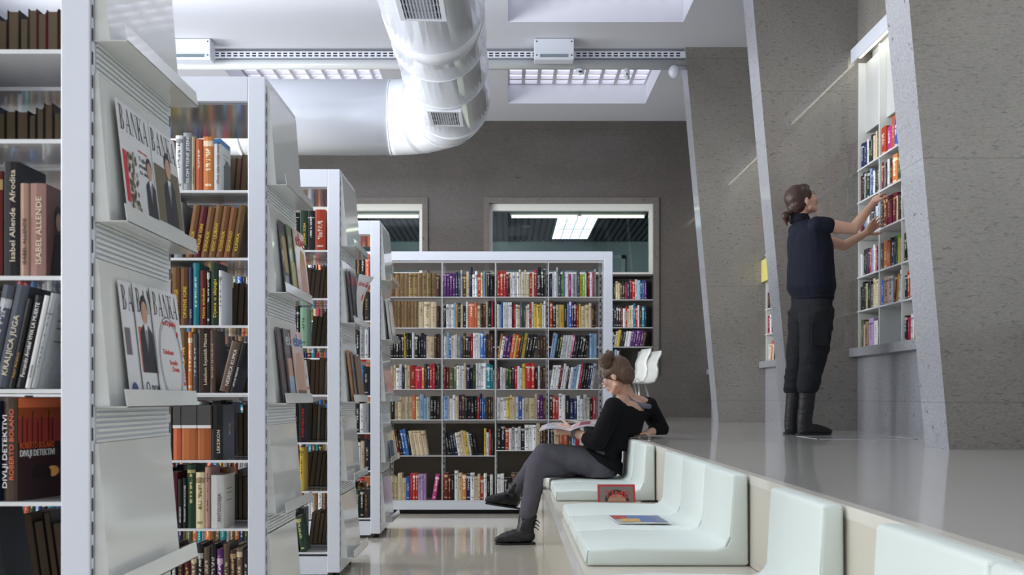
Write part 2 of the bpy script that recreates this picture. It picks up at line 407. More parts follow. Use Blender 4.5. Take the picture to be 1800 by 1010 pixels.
# outlet grilles on the underside
for (yc, ang, hw, hl) in ((8.74, -91, .112, .2), (6.27, -91, .115, .17)):
    a = math.radians(ang); n = V((math.cos(a), 0, math.sin(a))); u = V((-math.sin(a), 0, math.cos(a)))
    T = Matrix.Translation(V((xd, yc, zd))+n*(rd-.022)) @ Matrix((u, V((0, 1, 0)), n)).transposed().to_4x4()
    fr = MB()
    for q in ((-hw-.03, -hw, -hl-.03, hl+.03), (hw, hw+.03, -hl-.03, hl+.03), (-hw, hw, -hl-.03, -hl), (-hw, hw, hl, hl+.03)):
        fr.box(q[0], q[1], q[2], q[3], -.03, .03, T=T)
    g = D(fr, 'outlet_grille', DUCT)
    bk = MB().box(-hw, hw, -hl, hl, .008, .012, T=T); D(bk, 'grille_back', SLOT, g)
    sl = MB()
    for i in range(9):
        y = -hl+.02+(2*hl-.04)*i/8 if False else 0
    for i in range(11):
        x = -hw+.012+(2*hw-.024)*i/10; sl.box(x-.005, x+.005, -hl, hl, .014, .028, T=T)
    for j in range(1, 3):
        y = -hl+2*hl*j/3; sl.box(-hw, hw, y-.006, y+.006, .014, .026, T=T)
    D(sl, 'louvre_blades', mat('grille_alu', (170, 176, 186), .35, metal=.3), g)
# cable tray and sprinkler pipe across the ceiling
yt = 11.2
t = empty('cable_tray', (-1, yt, 4.55), 0, 'perforated white cable tray crossing under the ceiling above the pipe', 'tray')
b = MB().box(-4, 2.98, -.03, .03, .065, .135); b.build('channel', WHITE, t)
perforated(slot_levels(-3.9, 2.9, .068, .045), [.072, .077, .093, .104, .120, .128], lambda i, j: i % 2 == 0 and j in (1, 3), lambda u, v: V((u, -.0312, v)), 'perforation', WHITE, SLOT, t)
t = MB().tube([(-4.98, 0, 0), (1.96+0, 0, 0)], .055, 20).build('ceiling_pipe', mat('pipe_white', (206, 211, 214), .3, coat=.3))
t.location = (0, yt+.02, 4.555); tag(t, 'long pale pipe running across under the perforated cable tray', 'pipe')
for (xc, lab) in ((.49, 'white emergency light box hanging on the cable tray right of the duct'), (-3.37, 'white emergency light box on the ceiling at left, beside the frontmost bookcase')):
    t = empty('emergency_light', (xc, 10.86, 4.5), 0, lab, 'lamp', 'emergency light boxes')
    p = [(0, .215), (0, .02), (.03, 0), (.17, 0), (.2, .03), (.2, .215)]
    b = MB().prism(p, -.21, .21, 'x'); b.build('housing', WHITE, t, bevel=.006)
    MB().box(-.15, .15, -.004, .002, .018, .05).build('lens', mat('lens_grey', (118, 136, 142), .15, coat=.8), t)
    b = MB()
    for sx in (-.185, .185):
        for z in (.04, .185): b.tube([(sx, -.003, z), (sx, .003, z)], .008, 10)
    b.build('screws', SLOT, t)
    MB().box(-.16, .16, .10, .19, .2, CEIL-4.499).build('hanger', WHITE, t)
t = MB().tube([(0, 0, .035), (0, 0, .012)], .05, 16).ball((0, 0, 0), (.045, .045, .028)).build('smoke_detector', WHITE); t.location = (.79, 11.22, 4.47)
tag(t, 'round smoke detector hanging below the pipe near the emergency light', 'detector')
MB().box(-.02, .02, -.045, -.038, -.012, .004).build('grille', SLOT, t)
t = MB().tube([(0, 0, .11), (0, 0, .01)], .034, 14).ball((0, 0, 0), (.035, .035, .028)).build('motion_sensor', WHITE); t.location = (1.3, 11.22, 4.412)
tag(t, 'white cylindrical motion sensor hanging before the rear roof light', 'sensor')
MB().tube([(0, -.033, .03), (0, -.037, .03)], .01, 10).build('lens', SLOT, t)
t = MB().ball((0, 0, 0), (.062, .062, .07)).tube([(0, 0, .05), (0, .04, .06), (.18, .08, .06)], .02, 10).build('dome_camera', WHITE); t.location = (1.80, 11.1, 4.44)
tag(t, 'white dome camera on a bracket beside the farthest concrete fin', 'camera')
t = MB().box(-.045, 0, -.25, 0, -.12, .12).build('wall_box', mat('pale_yellow_box', (214, 205, 120), .5), bevel=.006); t.location = (XW, 11.14, 2.28)
tag(t, 'pale yellow box mounted on the farthest concrete fin', 'box')
MB().box(-.036, -.01, -.2525, -.25, .03, .09).build('notice', mat('notice_cream', (232, 226, 190), .6), t)
STEEL = mat('polished_grey_steel', (178, 180, 182), .12, metal=.85)
# ------------------------------------------------------------------ bookcases
LV = [1.643, 1.402, 1.161, .92, .68, .436, .13]
CASES = [(2.169, -.886), (3.643, -.864), (5.117, -.841), (6.594, -.824)]   # front y, right end x
ORDC = ('frontmost', 'second', 'third', 'fourth')
LOUV = mat('louvre_panel_white', (222, 226, 226), .35)
RACKP = mat('display_panel_gloss', (224, 227, 226), .16, coat=.6, coat_rough=.05)
TOPZ = 2.045; DEPTH = .52
RACKZ = [1.665, 1.280, .883, .488, .10]
def slots(b, x, y, z0, z1):
    z = z0
    while z < z1:
        b.box(x-.001, x+.0015, y, y+.006, z, z+.028); z += .05
def bookcase(n):
    y0, xr = CASES[n]; y1 = y0+DEPTH; w = .9; nb = 2
    xl = xr-.062-w*nb
    lab = ('white metal bookcase frontmost at the left edge, with the two-bank magazine covers', 'second white metal bookcase from the front, with brown leaning books',
           'third white metal bookcase from the front, its end rack holding a bent magazine', 'fourth white metal bookcase, the last with display racks before the rear one')[n]
    t = empty('bookcase', (xr, y0, 0), 0, lab.replace('two-bank ', 'large '), 'bookcase', 'bookcases standing in a row on the left')
    T = Matrix.Translation((-xr, -y0, 0))
    def bld(b, name, m, par=None, **k): return b.build(name, m, par or t, T=T, **k)
    bld(MB().box(xr-.062, xr, y0, y0+.03, .03, TOPZ), 'front_post', WHITE, bevel=.003)
    bld(MB().box(xr-.062, xr, y1-.03, y1, .03, TOPZ), 'rear_post', WHITE, bevel=.003)
    bld(MB().box(xr-.03, xr, y0+.03, y1-.03, .03, TOPZ), 'end_panel', WHITE)
    bld(MB().box(xl, xl+.03, y0, y1, .03, TOPZ), 'far_end_panel', WHITE)
    bld(MB().box(xl+.03, xr-.062, y0, y0+.022, TOPZ-.088, TOPZ).box(xl+.03, xr-.062, y1-.022, y1, TOPZ-.088, TOPZ), 'top_beam', WHITE, bevel=.002)
    bld(MB().box(xl+.03, xr-.03, y0+.022, y1-.022, TOPZ-.094, TOPZ-.08), 'top_cover', STEEL)
    bld(MB().box(xl+.03, xr-.062, y0+.004, y0+.02, .02, LV[6]-.02).box(xl+.03, xr-.062, y1-.02, y1-.004, .02, LV[6]-.02), 'base_panel', WHITE)
    f = MB()
    for yy in (y0+.07, y1-.07): f.tube([(xr-.03, yy, 0), (xr-.03, yy, .031)], .018, 12)
    bld(f, 'foot', BLACKM)
    for yy in (y0+.008, y1-.014):
        perforated([yy-.003, yy-.001, yy+.008, yy+.010], slot_levels(.06, 2.0, .05, .028), lambda i, j: i == 1 and j % 2 == 0, lambda u, v: V((xr+.0012, u, v)), 'post_slots', WHITE, SLOT, t, T)
    xb = xr-.062-w
    b = MB().box(xb-.012, xb+.012, y0+.25, y0+.27, .03, TOPZ-.094); bld(b, 'centre_upright', WHITE)
    lv = list(LV)
    if n == 0: lv[1] = 1.452
    for i, z in enumerate(lv):
        for (a, c) in ((y0+.012, y0+.245), (y0+.275, y1-.012)):
            b = MB().box(xl+.03, xr-.034, a, c, z-.009, z)
            bld(b, 'shelf', GLOSSW)
    # display racks on the end
    for i, z in enumerate(RACKZ):
        ht = .316 if i else .355
        r = bld(MB().box(xr+.0016, xr+.0735, y0+.018, y1-.004, z-.002, z).prism([(xr+.0735, z-.002), (xr+.0735, z+.0), (xr+.068, z+.037), (xr+.0664, z+.037), (xr+.0718, z)], y0+.018, y1-.004, 'y'), 'rack_ledge', RACKP)
        bld(MB().prism([(xr+.0016, z+.0005), (xr+.034, z+.0005), (xr+.008, z+ht), (xr+.0016, z+ht)], y0+.022, y1-.03, 'y'), 'display_panel', RACKP)
        b = MB(); zz = z-.078
        while zz < z-.006:
            b.box(xr+.001, xr+.006, y0+.03, y1-.03, zz, zz+.006); zz += .0115
        if i < 4: bld(b, 'louvre_panel', LOUV)
    return t
for n in range(4): bookcase(n)

# the rear bookcase faces the room
YB = 7.975; RLV = [1.693, 1.452, 1.214, .974, .736, .455, .107]; RX = [-1.346, -.93, -.514, -.0975, .3146, .74]
t = empty('bookcase', (.815, YB, 0), 0, 'wide white rear bookcase facing the room, full of colourful books, behind the seated woman', 'bookcase')
T = Matrix.Translation((-.815, -YB, 0)); yd1 = YB+.5
def bld(b, name, m, par=None, **k): return b.build(name, m, par or t, T=T, **k)
bld(MB().box(.749, .815, YB, YB+.03, .02, TOPZ), 'front_post', WHITE, bevel=.003)
bld(MB().box(.785, .815, YB+.03, yd1, .02, TOPZ), 'end_panel', WHITE)
bld(MB().box(-1.36, .749, YB, YB+.022, TOPZ-.07, TOPZ), 'top_beam', WHITE, bevel=.002)
bld(MB().box(-1.36, .785, YB+.022, yd1, TOPZ-.086, TOPZ-.072), 'top_cover', STEEL)
bld(MB().box(-1.36, .749, YB+.004, YB+.02, .035, .1), 'base_panel', WHITE)
bld(MB().box(-1.36, .749, YB+.05, YB+.07, 0, .036), 'kick_plate', SLOT)
DIVM = mat('upright_grey_white', (206, 208, 210), .35)
for x in RX:
    bld(MB().box(x-.011, x+.011, YB+.245, YB+.265, .02, TOPZ-.086).box(x-.0035, x+.0035, YB+.012, YB+.245, .1, TOPZ-.086) if False else MB().box(x-.011, x+.011, YB+.245, YB+.265, .02, TOPZ-.086), 'upright', DIVM)
for x in RX[1:]:
    perforated([x-.008, x-.004, x+.004, x+.008], slot_levels(.12, TOPZ-.14, .05, .022), lambda i, j: i == 1 and j % 2 == 0, lambda u, v: V((u, YB+.2435, v)), 'upright_slots', DIVM, SLOT, t, T)
perforated([YB+.034, YB+.04, YB+.05, YB+.056], slot_levels(.12, TOPZ-.14, .05, .022), lambda i, j: i == 1 and j % 2 == 0, lambda u, v: V((.784, u, v)), 'post_slots', DIVM, SLOT, t, T)
for k in range(5):
    for i, z in enumerate(RLV):
        if i == 5 and k >= 3: z = .497
        m = MB().box(RX[k]+.002, RX[k+1]-.002, YB+.01, YB+.24, z-.006, z)
        m.box(RX[k]+.0015, RX[k]+.003, YB+.02, YB+.24, z-.045, z+.012)
        bld(m, 'shelf', GLOSSW)
for x in RX[1:]: bld(MB().box(x-.0035, x+.0035, YB+.01, YB+.017, .1, TOPZ-.086), 'front_rod', DIVM)
for k in range(5): bld(MB().box(RX[k]+.004, RX[k+1]-.004, YB+.268, YB+.272, .1, .70), 'shade_sheet', mat('shaded_concrete_taupe', (96, 88, 78), .6))  # added sheet in the taupe of the shaded wall behind, stands for shade

# book niches
NZ = [2.72, 2.46, 2.175, 1.866, 1.597, 1.30]
def niche(y0, y1, lab, divs):
    t = empty('wall_bookshelf', (XW, y0, 1.30), 0, lab, 'bookshelf', 'bookshelves in the wall niches')
    T = Matrix.Translation((-XW, -y0, -1.30))
    for y in divs+[y1-.012]:
        MB().box(XW+.005, XW+.29, y, y+.012, 1.301, 3.58).build('upright', TRIMW, t, T=T)
    MB().box(XW+.06, XW+.075, y0, y1-.012, 3.02, 3.575).build('blank_panel', mat('blank_panel_grey', (186, 188, 188), .5), t, T=T)
    ds = [y0]+divs+[y1-.012]
    for i, z in enumerate(NZ[:-1]):
        for a, c in zip(ds[:-1], ds[1:]):
            if c-a < .05: continue
            MB().box(XW-.01, XW+.28, a+.013, c-.001, z-.012, z).build('shelf', GLOSSW, t, T=T)
    return t
niche(5.5, 8.2, 'white wall bookshelf in the niche, reached by the standing woman', [6.40, 6.845, 7.29, 7.735])
niche(8.5, 11.14, 'white wall bookshelf in the middle niche, mostly behind the second fin', [9.35, 9.8, 10.25, 10.7])
MB().box(2.815, 3.09, 7.30, 7.735, 1.301, 1.58).build('cupboard_front', TRIMW) if False else None
NR = [2.267, 1.883, 1.616]
t = empty('wall_bookshelf', (1.6, YR, 1.29), 0, 'dark wall bookshelf below the large rear window, right of the rear bookcase', 'bookshelf', 'bookshelves in the wall niches')
T = Matrix.Translation((-1.6, -YR, -1.29))
for z in NR: MB().box(W1[0], W1[1]-.002, YR+.02, YR+.325, z-.014, z).build('shelf', mat('grey_shelf', (170, 172, 174), .35), t, T=T)
MB().box(1.28, 1.29, YR+.02, YR+.325, 1.29, 2.58).box(.55, .56, YR+.02, YR+.325, 1.29, 2.58).build('upright', MATS['grey_shelf'], t, T=T)
# ------------------------------------------------------------------ books
PAL = {  # code: (colour word, rgb, lettering rgb)
 'w': ('white', (226, 228, 230), (60, 60, 70)), 'c': ('cream', (206, 192, 160), (110, 70, 40)), 't': ('tan', (130, 106, 70), (60, 40, 20)),
 'k': ('black', (26, 26, 30), (210, 210, 205)), 'g': ('slate grey', (74, 80, 92), (200, 205, 210)), 'G': ('dark green', (36, 62, 46), (200, 190, 120)),
 'e': ('bright green', (110, 180, 50), (240, 240, 230)), 'n': ('navy', (30, 40, 84), (210, 215, 230)), 'b': ('blue', (50, 106, 176), (235, 240, 245)),
 'l': ('pale blue', (140, 172, 204), (40, 60, 100)), 'q': ('teal', (28, 130, 146), (225, 240, 240)), 'r': ('red', (178, 34, 40), (240, 225, 210)),
 'm': ('maroon', (100, 28, 38), (220, 190, 140)), 'o': ('orange', (196, 112, 66), (250, 235, 210)), 'y': ('yellow', (206, 178, 72), (60, 50, 30)),
 'p': ('purple', (84, 40, 104), (225, 205, 230)), 'v': ('magenta', (176, 52, 126), (245, 225, 240)), 's': ('silver grey', (160, 164, 168), (60, 64, 70)),
 'd': ('dark brown', (62, 44, 36), (190, 160, 110)), 'f': ('taupe brown', (98, 80, 68), (220, 200, 170)), 'B': ('gold brown', (116, 84, 46), (236, 206, 60)),
 'a': ('rose beige', (168, 136, 122), (70, 40, 40)), 'M': ('mint green', (158, 196, 166), (50, 80, 60)), 'V': ('lilac', (176, 150, 196), (60, 40, 80)),
 'O': ('olive', (96, 104, 76), (220, 220, 190))}
PAGE = mat('book_pages', (206, 196, 172), .9)
PAGE_SHADED = mat('book_pages_shaded', (140, 122, 100), .9)  # darker copy of the pages, back rows' shade put into the colour
def spine_mat(code):
    nm = 'book_'+PAL[code][0].replace(' ', '_')
    if nm in MATS: return MATS[nm]
    m = bpy.data.materials.new(nm); m.use_nodes = True; nt = m.node_tree; N = nt.nodes; L = nt.links; b = N['Principled BSDF']
    base, ink = lin(PAL[code][1]), lin(PAL[code][2])
    uv = N.new('ShaderNodeUVMap'); uv.uv_map = 'UVMap'
    sp = N.new('ShaderNodeSeparateXYZ'); L.new(uv.outputs['UV'], sp.inputs[0])
    def mth(op, a, bb=None, c=None):
        n = N.new('ShaderNodeMath'); n.operation = op
        for i, x in enumerate((a, bb, c)):
            if x is None: continue
            if isinstance(x, (int, float)): n.inputs[i].default_value = x
            else: L.new(x, n.inputs[i])
        return n.outputs[0]
    u = mth('FRACT', sp.outputs['X']); k = mth('FLOOR', sp.outputs['X']); v = sp.outputs['Y']
    wn = N.new('ShaderNodeTexWhiteNoise'); wn.noise_dimensions = '1D'; L.new(k, wn.inputs['W'])
    sc = N.new('ShaderNodeSeparateColor'); L.new(wn.outputs['Color'], sc.inputs[0]); r1, r2, r3 = sc.outputs[0], sc.outputs[1], sc.outputs[2]
    cb = N.new('ShaderNodeCombineXYZ'); L.new(mth('MULTIPLY', u, 2.2), cb.inputs[0]); L.new(mth('MULTIPLY', v, 34), cb.inputs[1]); L.new(mth('MULTIPLY', k, 3.7), cb.inputs[2])
    nz = N.new('ShaderNodeTexNoise'); nz.inputs['Scale'].default_value = 1; nz.inputs['Detail'].default_value = 2; L.new(cb.outputs[0], nz.inputs['Vector'])
    inkm = mth('GREATER_THAN', nz.outputs['Fac'], .5)
    row = mth('LESS_THAN', mth('ABSOLUTE', mth('SUBTRACT', u, .5)), mth('MULTIPLY_ADD', r1, .14, .1))
    lo = mth('MULTIPLY_ADD', r2, .25, .22); rng = mth('MULTIPLY', mth('GREATER_THAN', v, lo), mth('LESS_THAN', v, mth('MULTIPLY_ADD', r3, .2, .72)))
    has = mth('GREATER_THAN', v, .02)
    tx = mth('MULTIPLY', mth('MULTIPLY', inkm, row), mth('MULTIPLY', rng, has))
    # coloured band and foot mark, on some
    bd = mth('MULTIPLY', mth('LESS_THAN', mth('ABSOLUTE', mth('SUBTRACT', v, mth('MULTIPLY_ADD', r2, .16, .78))), mth('MULTIPLY_ADD', r1, .05, .008)), mth('GREATER_THAN', r3, .55))
    ft = mth('MULTIPLY', mth('LESS_THAN', mth('ABSOLUTE', mth('SUBTRACT', v, .1)), .022), mth('LESS_THAN', mth('ABSOLUTE', mth('SUBTRACT', u, .5)), .3))
    ft = mth('MULTIPLY', ft, mth('GREATER_THAN', r1, .5))
    fac = mth('MULTIPLY', mth('MINIMUM', mth('ADD', tx, mth('ADD', mth('MULTIPLY', bd, .75), mth('MULTIPLY', ft, .8))), 1), .85)
    mx = N.new('ShaderNodeMix'); mx.data_type = 'RGBA'; mx.inputs['A'].default_value = base; mx.inputs['B'].default_value = ink
    L.new(fac, mx.inputs['Factor'])
    hs = N.new('ShaderNodeHueSaturation'); L.new(mx.outputs['Result'], hs.inputs['Color'])
    L.new(mth('MULTIPLY_ADD', r3, .5, .72), hs.inputs['Value']); L.new(mth('MULTIPLY_ADD', r1, .04, .48), hs.inputs['Hue'])
    L.new(hs.outputs[0], b.inputs['Base Color'])
    b.inputs['Roughness'].default_value = .5; b.inputs['Specular IOR Level'].default_value = .3; b.inputs['Coat Weight'].default_value = .06; b.inputs['Coat Roughness'].default_value = .15
    MATS[nm] = m
    return m
UVK = [0]
def book_cover(b, w, h, d, m, T, k, blank=False, pages=None):
    """cover board with rounded spine at y=0; optional page block in the same mesh"""
    s = min(.006, w*.3); t = .0018 if w > .008 else .001
    prof = [(0, d), (0, s), (w*.16, s*.35), (w*.5, 0), (w*.84, s*.35), (w, s), (w, d), (w-t, d), (w-t, s+t), (t, s+t), (t, d)]
    A = [b.bm.verts.new(T @ V((x, y, 0))) for x, y in prof]; Z = [b.bm.verts.new(T @ V((x, y, h))) for x, y in prof]
    n = len(prof)
    for f in (b.bm.faces.new(A[::-1]), b.bm.faces.new(Z)):
        f.material_index = m
        for l in f.loops: l[b.uv].uv = (k+.5, 0)
    for i in range(n):
        j = (i+1) % n
        f = b.bm.faces.new((A[i], A[j], Z[j], Z[i])); f.material_index = m
        sp = i in (1, 2, 3, 4) and not blank
        for l, (q, vz) in zip(f.loops, ((i, 0), (j, 0), (j, 1), (i, 1))):
            l[b.uv].uv = (k+min(max(prof[q][0]/w, .001), .999), vz) if sp else (k+.5, 0)
    if pages is not None: page_block(b, w, h, d, pages, T)
def page_block(b, w, h, d, m, T):
    t = .0018 if w > .008 else .001
    b.box(t+.0002, w-t-.0002, min(.006, w*.3)+t+.0005, d-.004, .003, h-.003, m, T=T)
SPECS = []
def spec(code, w, h, d, T, y, vis, loc, **k):
    SPECS.append(dict(code=code, w=w, h=h, d=d, T=T, area=w*h*(F/y)**2*vis, vis=vis, loc=loc, **k))
def lean_T(x, y, z, w, h, ang, flip=False):
    """lean (degrees, + = top to the right) about the bottom corner; x = left edge of the footprint"""
    a = math.radians(ang)
    if ang >= 0: return Matrix.Translation((x+w/max(math.cos(a), .1), y, z)) @ Matrix.Rotation(a, 4, 'Y') @ Matrix.Translation((-w, 0, 0))
    return Matrix.Translation((x, y, z)) @ Matrix.Rotation(a, 4, 'Y')
def flipT(w, d): return Matrix(((-1, 0, 0, w), (0, -1, 0, d), (0, 0, 1, 0), (0, 0, 0, 1)))
ORDW = ['first', 'second', 'third', 'fourth', 'fifth', 'sixth', 'seventh', 'eighth', 'ninth', 'tenth', 'eleventh', 'twelfth', 'thirteenth', 'fourteenth', 'fifteenth',
        'sixteenth', 'seventeenth', 'eighteenth', 'nineteenth', 'twentieth']
def ordw(i): return ORDW[i] if i < 20 else 'number %d' % (i+1)
SHW = ['top', 'second', 'third', 'fourth', 'fifth', 'sixth', 'bottom']
rnd = random.Random(11)
def toks(s):
    out = []; i = 0
    for tk in s.split():
        num = ''.join(ch for ch in tk[1:] if ch.isdigit()); code = tk[0]; fl = ''.join(ch for ch in tk[1:] if not ch.isdigit())
        out += [(code, fl)]*(int(num) if num else 1)
    return out
def row(s, x0, x1, y, z, hmax, where, T0=None, hbase=.2, dfull=.14, vis=1., dist=None, gapfill=1.0):
    """a row of books: code + W wide / N thin / T tall / S short; '/' '\\' start a right / left lean, '|' back to upright, '_' leaves a gap"""
    lean = 0; items = []; tot = 0
    for tk in s.split():
        if tk in '/\\|': lean = {'/': 9, '\\': -9, '|': 0}[tk]; items.append(('lean', lean)); continue
        if tk[0] == '_': g = .05*float(tk[1:] or 1); items.append(('gap', g)); tot += g; continue
        num = ''.join(ch for ch in tk[1:] if ch.isdigit()); fl = ''.join(ch for ch in tk[1:] if not ch.isdigit())
        hh = hbase*rnd.uniform(.9, 1.06)
        w0 = rnd.uniform(.018, .026)
        for q in range(int(num) if num else 1):
            same = bool(num) and int(num) > 2
            w = w0 if same else rnd.uniform(.016, .028)
            if 'W' in fl: w *= 1.8
            if 'N' in fl: w *= .6
            h = hh if same else hbase*rnd.uniform(.84, 1.06)
            if 'T' in fl: h = hbase*1.14
            if 'S' in fl: h = hbase*.82
            h = min(h, hmax)
            items.append(('book', tk[0], w, h)); tot += w/.985
    # fit the widths to the space
    lead = .0
    for it in items:
        if it[0] == 'lean' and it[1]: lead = max(lead, hbase*math.sin(math.radians(abs(it[1]))))
    k = (x1-x0-lead-.002)/tot*gapfill
    x = x0; lean = 0; n = 0; cnt = 0; prev_end = x0
    for it in items:
        if it[0] == 'lean':
            if it[1] < 0: x += hbase*math.sin(math.radians(9))
            elif it[1] == 0 and lean > 0: x += hbase*math.sin(math.radians(9))
            lean = it[1]; continue
        if it[0] == 'gap': x += it[1]*k; continue
        _, c, w, h = it; w = w*k-.0006
        if w < .006: w = .006
        T = lean_T(x, y, z+.0005+ (0), w, h, lean)
        if T0 is not None: T = T0 @ T
        d = min(dfull, dfull*rnd.uniform(.88, 1.0))
        spec(c, w, h, d, T @ Matrix.Translation((0, rnd.uniform(0, .008), 0)), dist or y, vis, '%s from left, ' % ordw(n)+where, lean=lean)
        x += (w+.0006)/math.cos(math.radians(lean)); n += 1
# --- rear bookcase, bay by bay
REAR = [
 ['t10 dS', 'p4 n g s d c nT w2 r c l _.2 k kS', 'r3 m d w4 c w c2 r c r kTW k kT', 'n w2 sT g2 eN bN w2 v w s2 g y e w m r w r s'],
 ['t8 c3W d', 'k w3 l yN k c k w oW o c d2 c k rN', 'w l b w4 m r w c gW g c w r w y2W y w2', 'r k c yW k l b p k r y c2W c d2'],
 ['k5 y2N k2 w kW k2 n c2W d2', 'w l b c w2 sW g d k2 r w3 bW b d3', '/ o w p p o y r G y k3 | d3', '/ l2 k G w4 v k5 | l3'],
 ['c2 w2 n c2 r2W o d n r2 k G', 'm2 OW O w3 c n k G w4 qW q', 'm w2 G2 k r w2 y rW r k w d2', '/ w3 m w2 k w l2 w r k3 n s'],
 ['k c5 o c l2 s k3', 'l s w2 c p d k4 r n bN b d3', 'w3 y c2 w b w c2W c p2 d', 'k r2 w2 k n2 w2 s c | k r'],
 ['\\ c m k b2 k c4W _2', '\\ k2 n k w c2 y w k2 | _1 y w r G', 'k2 r w s w2 k w3 c d2', 'k c o2 d l r w G k2'],
 ['c2 cW c b r3 V3 _.8 / v', 'm2 k wT c o n w c2 r w k w', 'w2 k2 d2 k m w3 r c k', 'k c w r d w2 k m'],
]
for i in range(7):
    for kk in range(5):
        z = RLV[i]
        if i == 5 and kk >= 3: z = .497
        za = 1.95 if i == 0 else (RLV[i-1] if not (i == 6 and kk >= 3) else .497)-.02
        if i == 6 and kk < 3: za = .455-.02
        s = REAR[i][kk-1] if kk else rnd.choice(['w3 k r c2 d', 'k2 w r o c2', 'd4 m k2'])
        x0, x1 = RX[kk]+.013, RX[kk+1]-.013
        if kk == 4: x1 -= .03
        v = 0 if kk == 0 else 1.
        if i >= 4 and kk == 4: v = .45
        if i == 6 and kk >= 3: v = .35
        if i == 6: vv = .19
        hb = {0: .204, 1: .198, 2: .194, 3: .194, 4: .19, 5: .2, 6: .2}[i]
        row(s, x0, x1, YB+.022, z, za-z-.004, '%s shelf of rear bookcase bay %s' % (SHW[i], ('zero', 'one', 'two', 'three', 'four')[kk]), hbase=hb, vis=v, dist=YB, dfull=.15)
# --- wall niche beside the standing woman (spines face -x; left = far end)
TN = Matrix.Translation((XW+.012, 0, 0)) @ Matrix.Rotation(math.radians(-90), 4, 'Z')
NA = [('n2W w GW k c2 O c', 'd k w G k l n w k G k', 'm n l w k2 n w l', 'w s k3 n r l w o n V', 'k2 G c k2 O c2 c b', 'O c aW VW wW k'),
      ('r v oT b n', 'm s k w d oW G k', 'k m3W c d k', 'k o2W d n G e y V', 'b aW sW / m y w', '_14 w s')]
for j, (ya, yb_) in enumerate(((7.75, 8.185), (7.31, 7.73))):
    for i in range(6):
        zt = 3.0 if i == 0 else NZ[i-1]-.014
        row(NA[j][i], -yb_, -ya, 0, NZ[i], zt-NZ[i]-.004, '%s shelf, %s column, standing woman\'s niche' % (SHW[i], ('far', 'near')[j]), T0=TN, hbase=min(.215, zt-NZ[i]-.02), dist=7.9,
            vis=.62 if j == 0 else .5, dfull=.17)
for i in range(6):
    zt = 3.0 if i == 0 else NZ[i-1]-.014
    row('k r w c o n G w', -7.28, -6.86, 0, NZ[i], zt-NZ[i]-.004, 'hidden', T0=TN, hbase=.2, dist=7, vis=0, dfull=.17)
for i in range(6):
    zt = 3.0 if i == 0 else NZ[i-1]-.014
    row(('k w r o c n', 'w k G s w', 'n l k w', 'd k r w', 'r k w m w k s', '/ w c o w d k')[i], -11.12, -10.73, 0, NZ[i], zt-NZ[i]-.004, '%s shelf of middle niche' % SHW[i], T0=TN, hbase=.2, dist=11, vis=.4 if i > 3 else 0, dfull=.17)
# --- niche below the rear window
NRS = [(2.267, 2.57, 'k2 G c2 d k r n m r w l n b p'), (1.883, 2.25, 'k5 m w r c2 wN qT r w d q n'), (1.616, 1.865, '/ w k c y k2 w2 p5 d'), (1.29, 1.6, 'w n l c k _3 / w s c')]
for i, (z, zt, s) in enumerate(NRS):
    row(s, 1.40, 1.93, YR+.06, z, zt-z-.01, '%s shelf of niche under rear window' % SHW[i], hbase=min(.29, zt-z-.03), dist=14.1, vis=.8, dfull=.2)

# --- books placed one by one in the nearer bookcases: (x0, x1 in photo px, top px, code, lean, name)
XMIN = {}
def near(n, i, items, zover=None, flip=False, what='front'):
    y0, xr = CASES[n]; y = y0+.016 if not flip else y0+.285
    z = (zover if zover is not None else LV[i])
    c = 0
    vis_items = [q for q in items if q[1] > 0]
    for q in items:
        x0, x1, top, code, lean = q[:5]; kw = q[5] if len(q) > 5 else {}
        xa, xb_ = (x0-CX)*y/F, (x1-CX)*y/F
        h = (H+(CY-top)*y/F-z)/math.cos(math.radians(lean)) if not flip else top
        w = (xb_-xa)*math.cos(math.radians(lean))-.0006
        d = kw.get('d', .13); XMIN[(n, i, flip)] = min(XMIN.get((n, i, flip), 9), xa-(h*math.sin(math.radians(-lean))+.01 if lean < 0 else 0)-.012)
        T = lean_T(xa, y+kw.get('dy', 0), z+.0005, w, h, lean)
        if kw.get('turn'): T = T @ Matrix.Translation((w, 0, 0)) @ Matrix.Rotation(-math.radians(kw['turn']), 4, 'Z') @ Matrix.Translation((-w, 0, 0))
        if flip: T = T @ flipT(w, d)
        spec(code, w, h, d, T, y, kw.get('vis', 1.), '%s from left, %s shelf, %s bookcase' % (ordw(c), SHW[i], ORDC[n])+(', back row' if flip else ''), near=True, flip=flip, lean=lean, **{a: b_ for a, b_ in kw.items() if a not in ('d', 'dy', 'vis', 'turn')})
        c += 1
def far(n, i, x0, x1, lean, zover=None, cnt=None, vis=.7, hs=.19):
    """books of the far side seen from behind, page edges towards us"""
    y = CASES[n][0]+.285; items = []; x = x0; z = zover if zover is not None else LV[i]
    while x < x1-8*2.4/y*1.2:
        wpx = rnd.uniform(.017, .03)*F/y
        items.append((x, min(x+wpx, x1), hs*rnd.uniform(.86, 1.04), rnd.choice('ddfkmdGn'), lean, dict(vis=vis))); x += wpx  # dark covers only, shade of the back row put into the colour
    near(n, i, items, zover, flip=True)
near(0, 2, [(-62, -32, 310, 'k', 0, dict(vis=0)), (-31, 3, 300, 'm', 0, dict(vis=.3)), (4, 33, 284, 'k', 0, dict(title='Isabel Allende  Afrodita', ink='cream_ink', lab='tall black novel with flowing white spine lettering and green artwork')),
            (33.5, 50, 322, 'a', 0, dict(title='ISABEL ALLENDE', ink='plum_ink', lab='slim pale pink paperback with capital author name on spine')),
            (50.5, 79, 322, 'a', 0, dict(title='ISABEL ALLENDE', ink='cream_ink', cover='lady', dk=1, lab='rose brown paperback showing a dark-haired portrait on its cover'))])
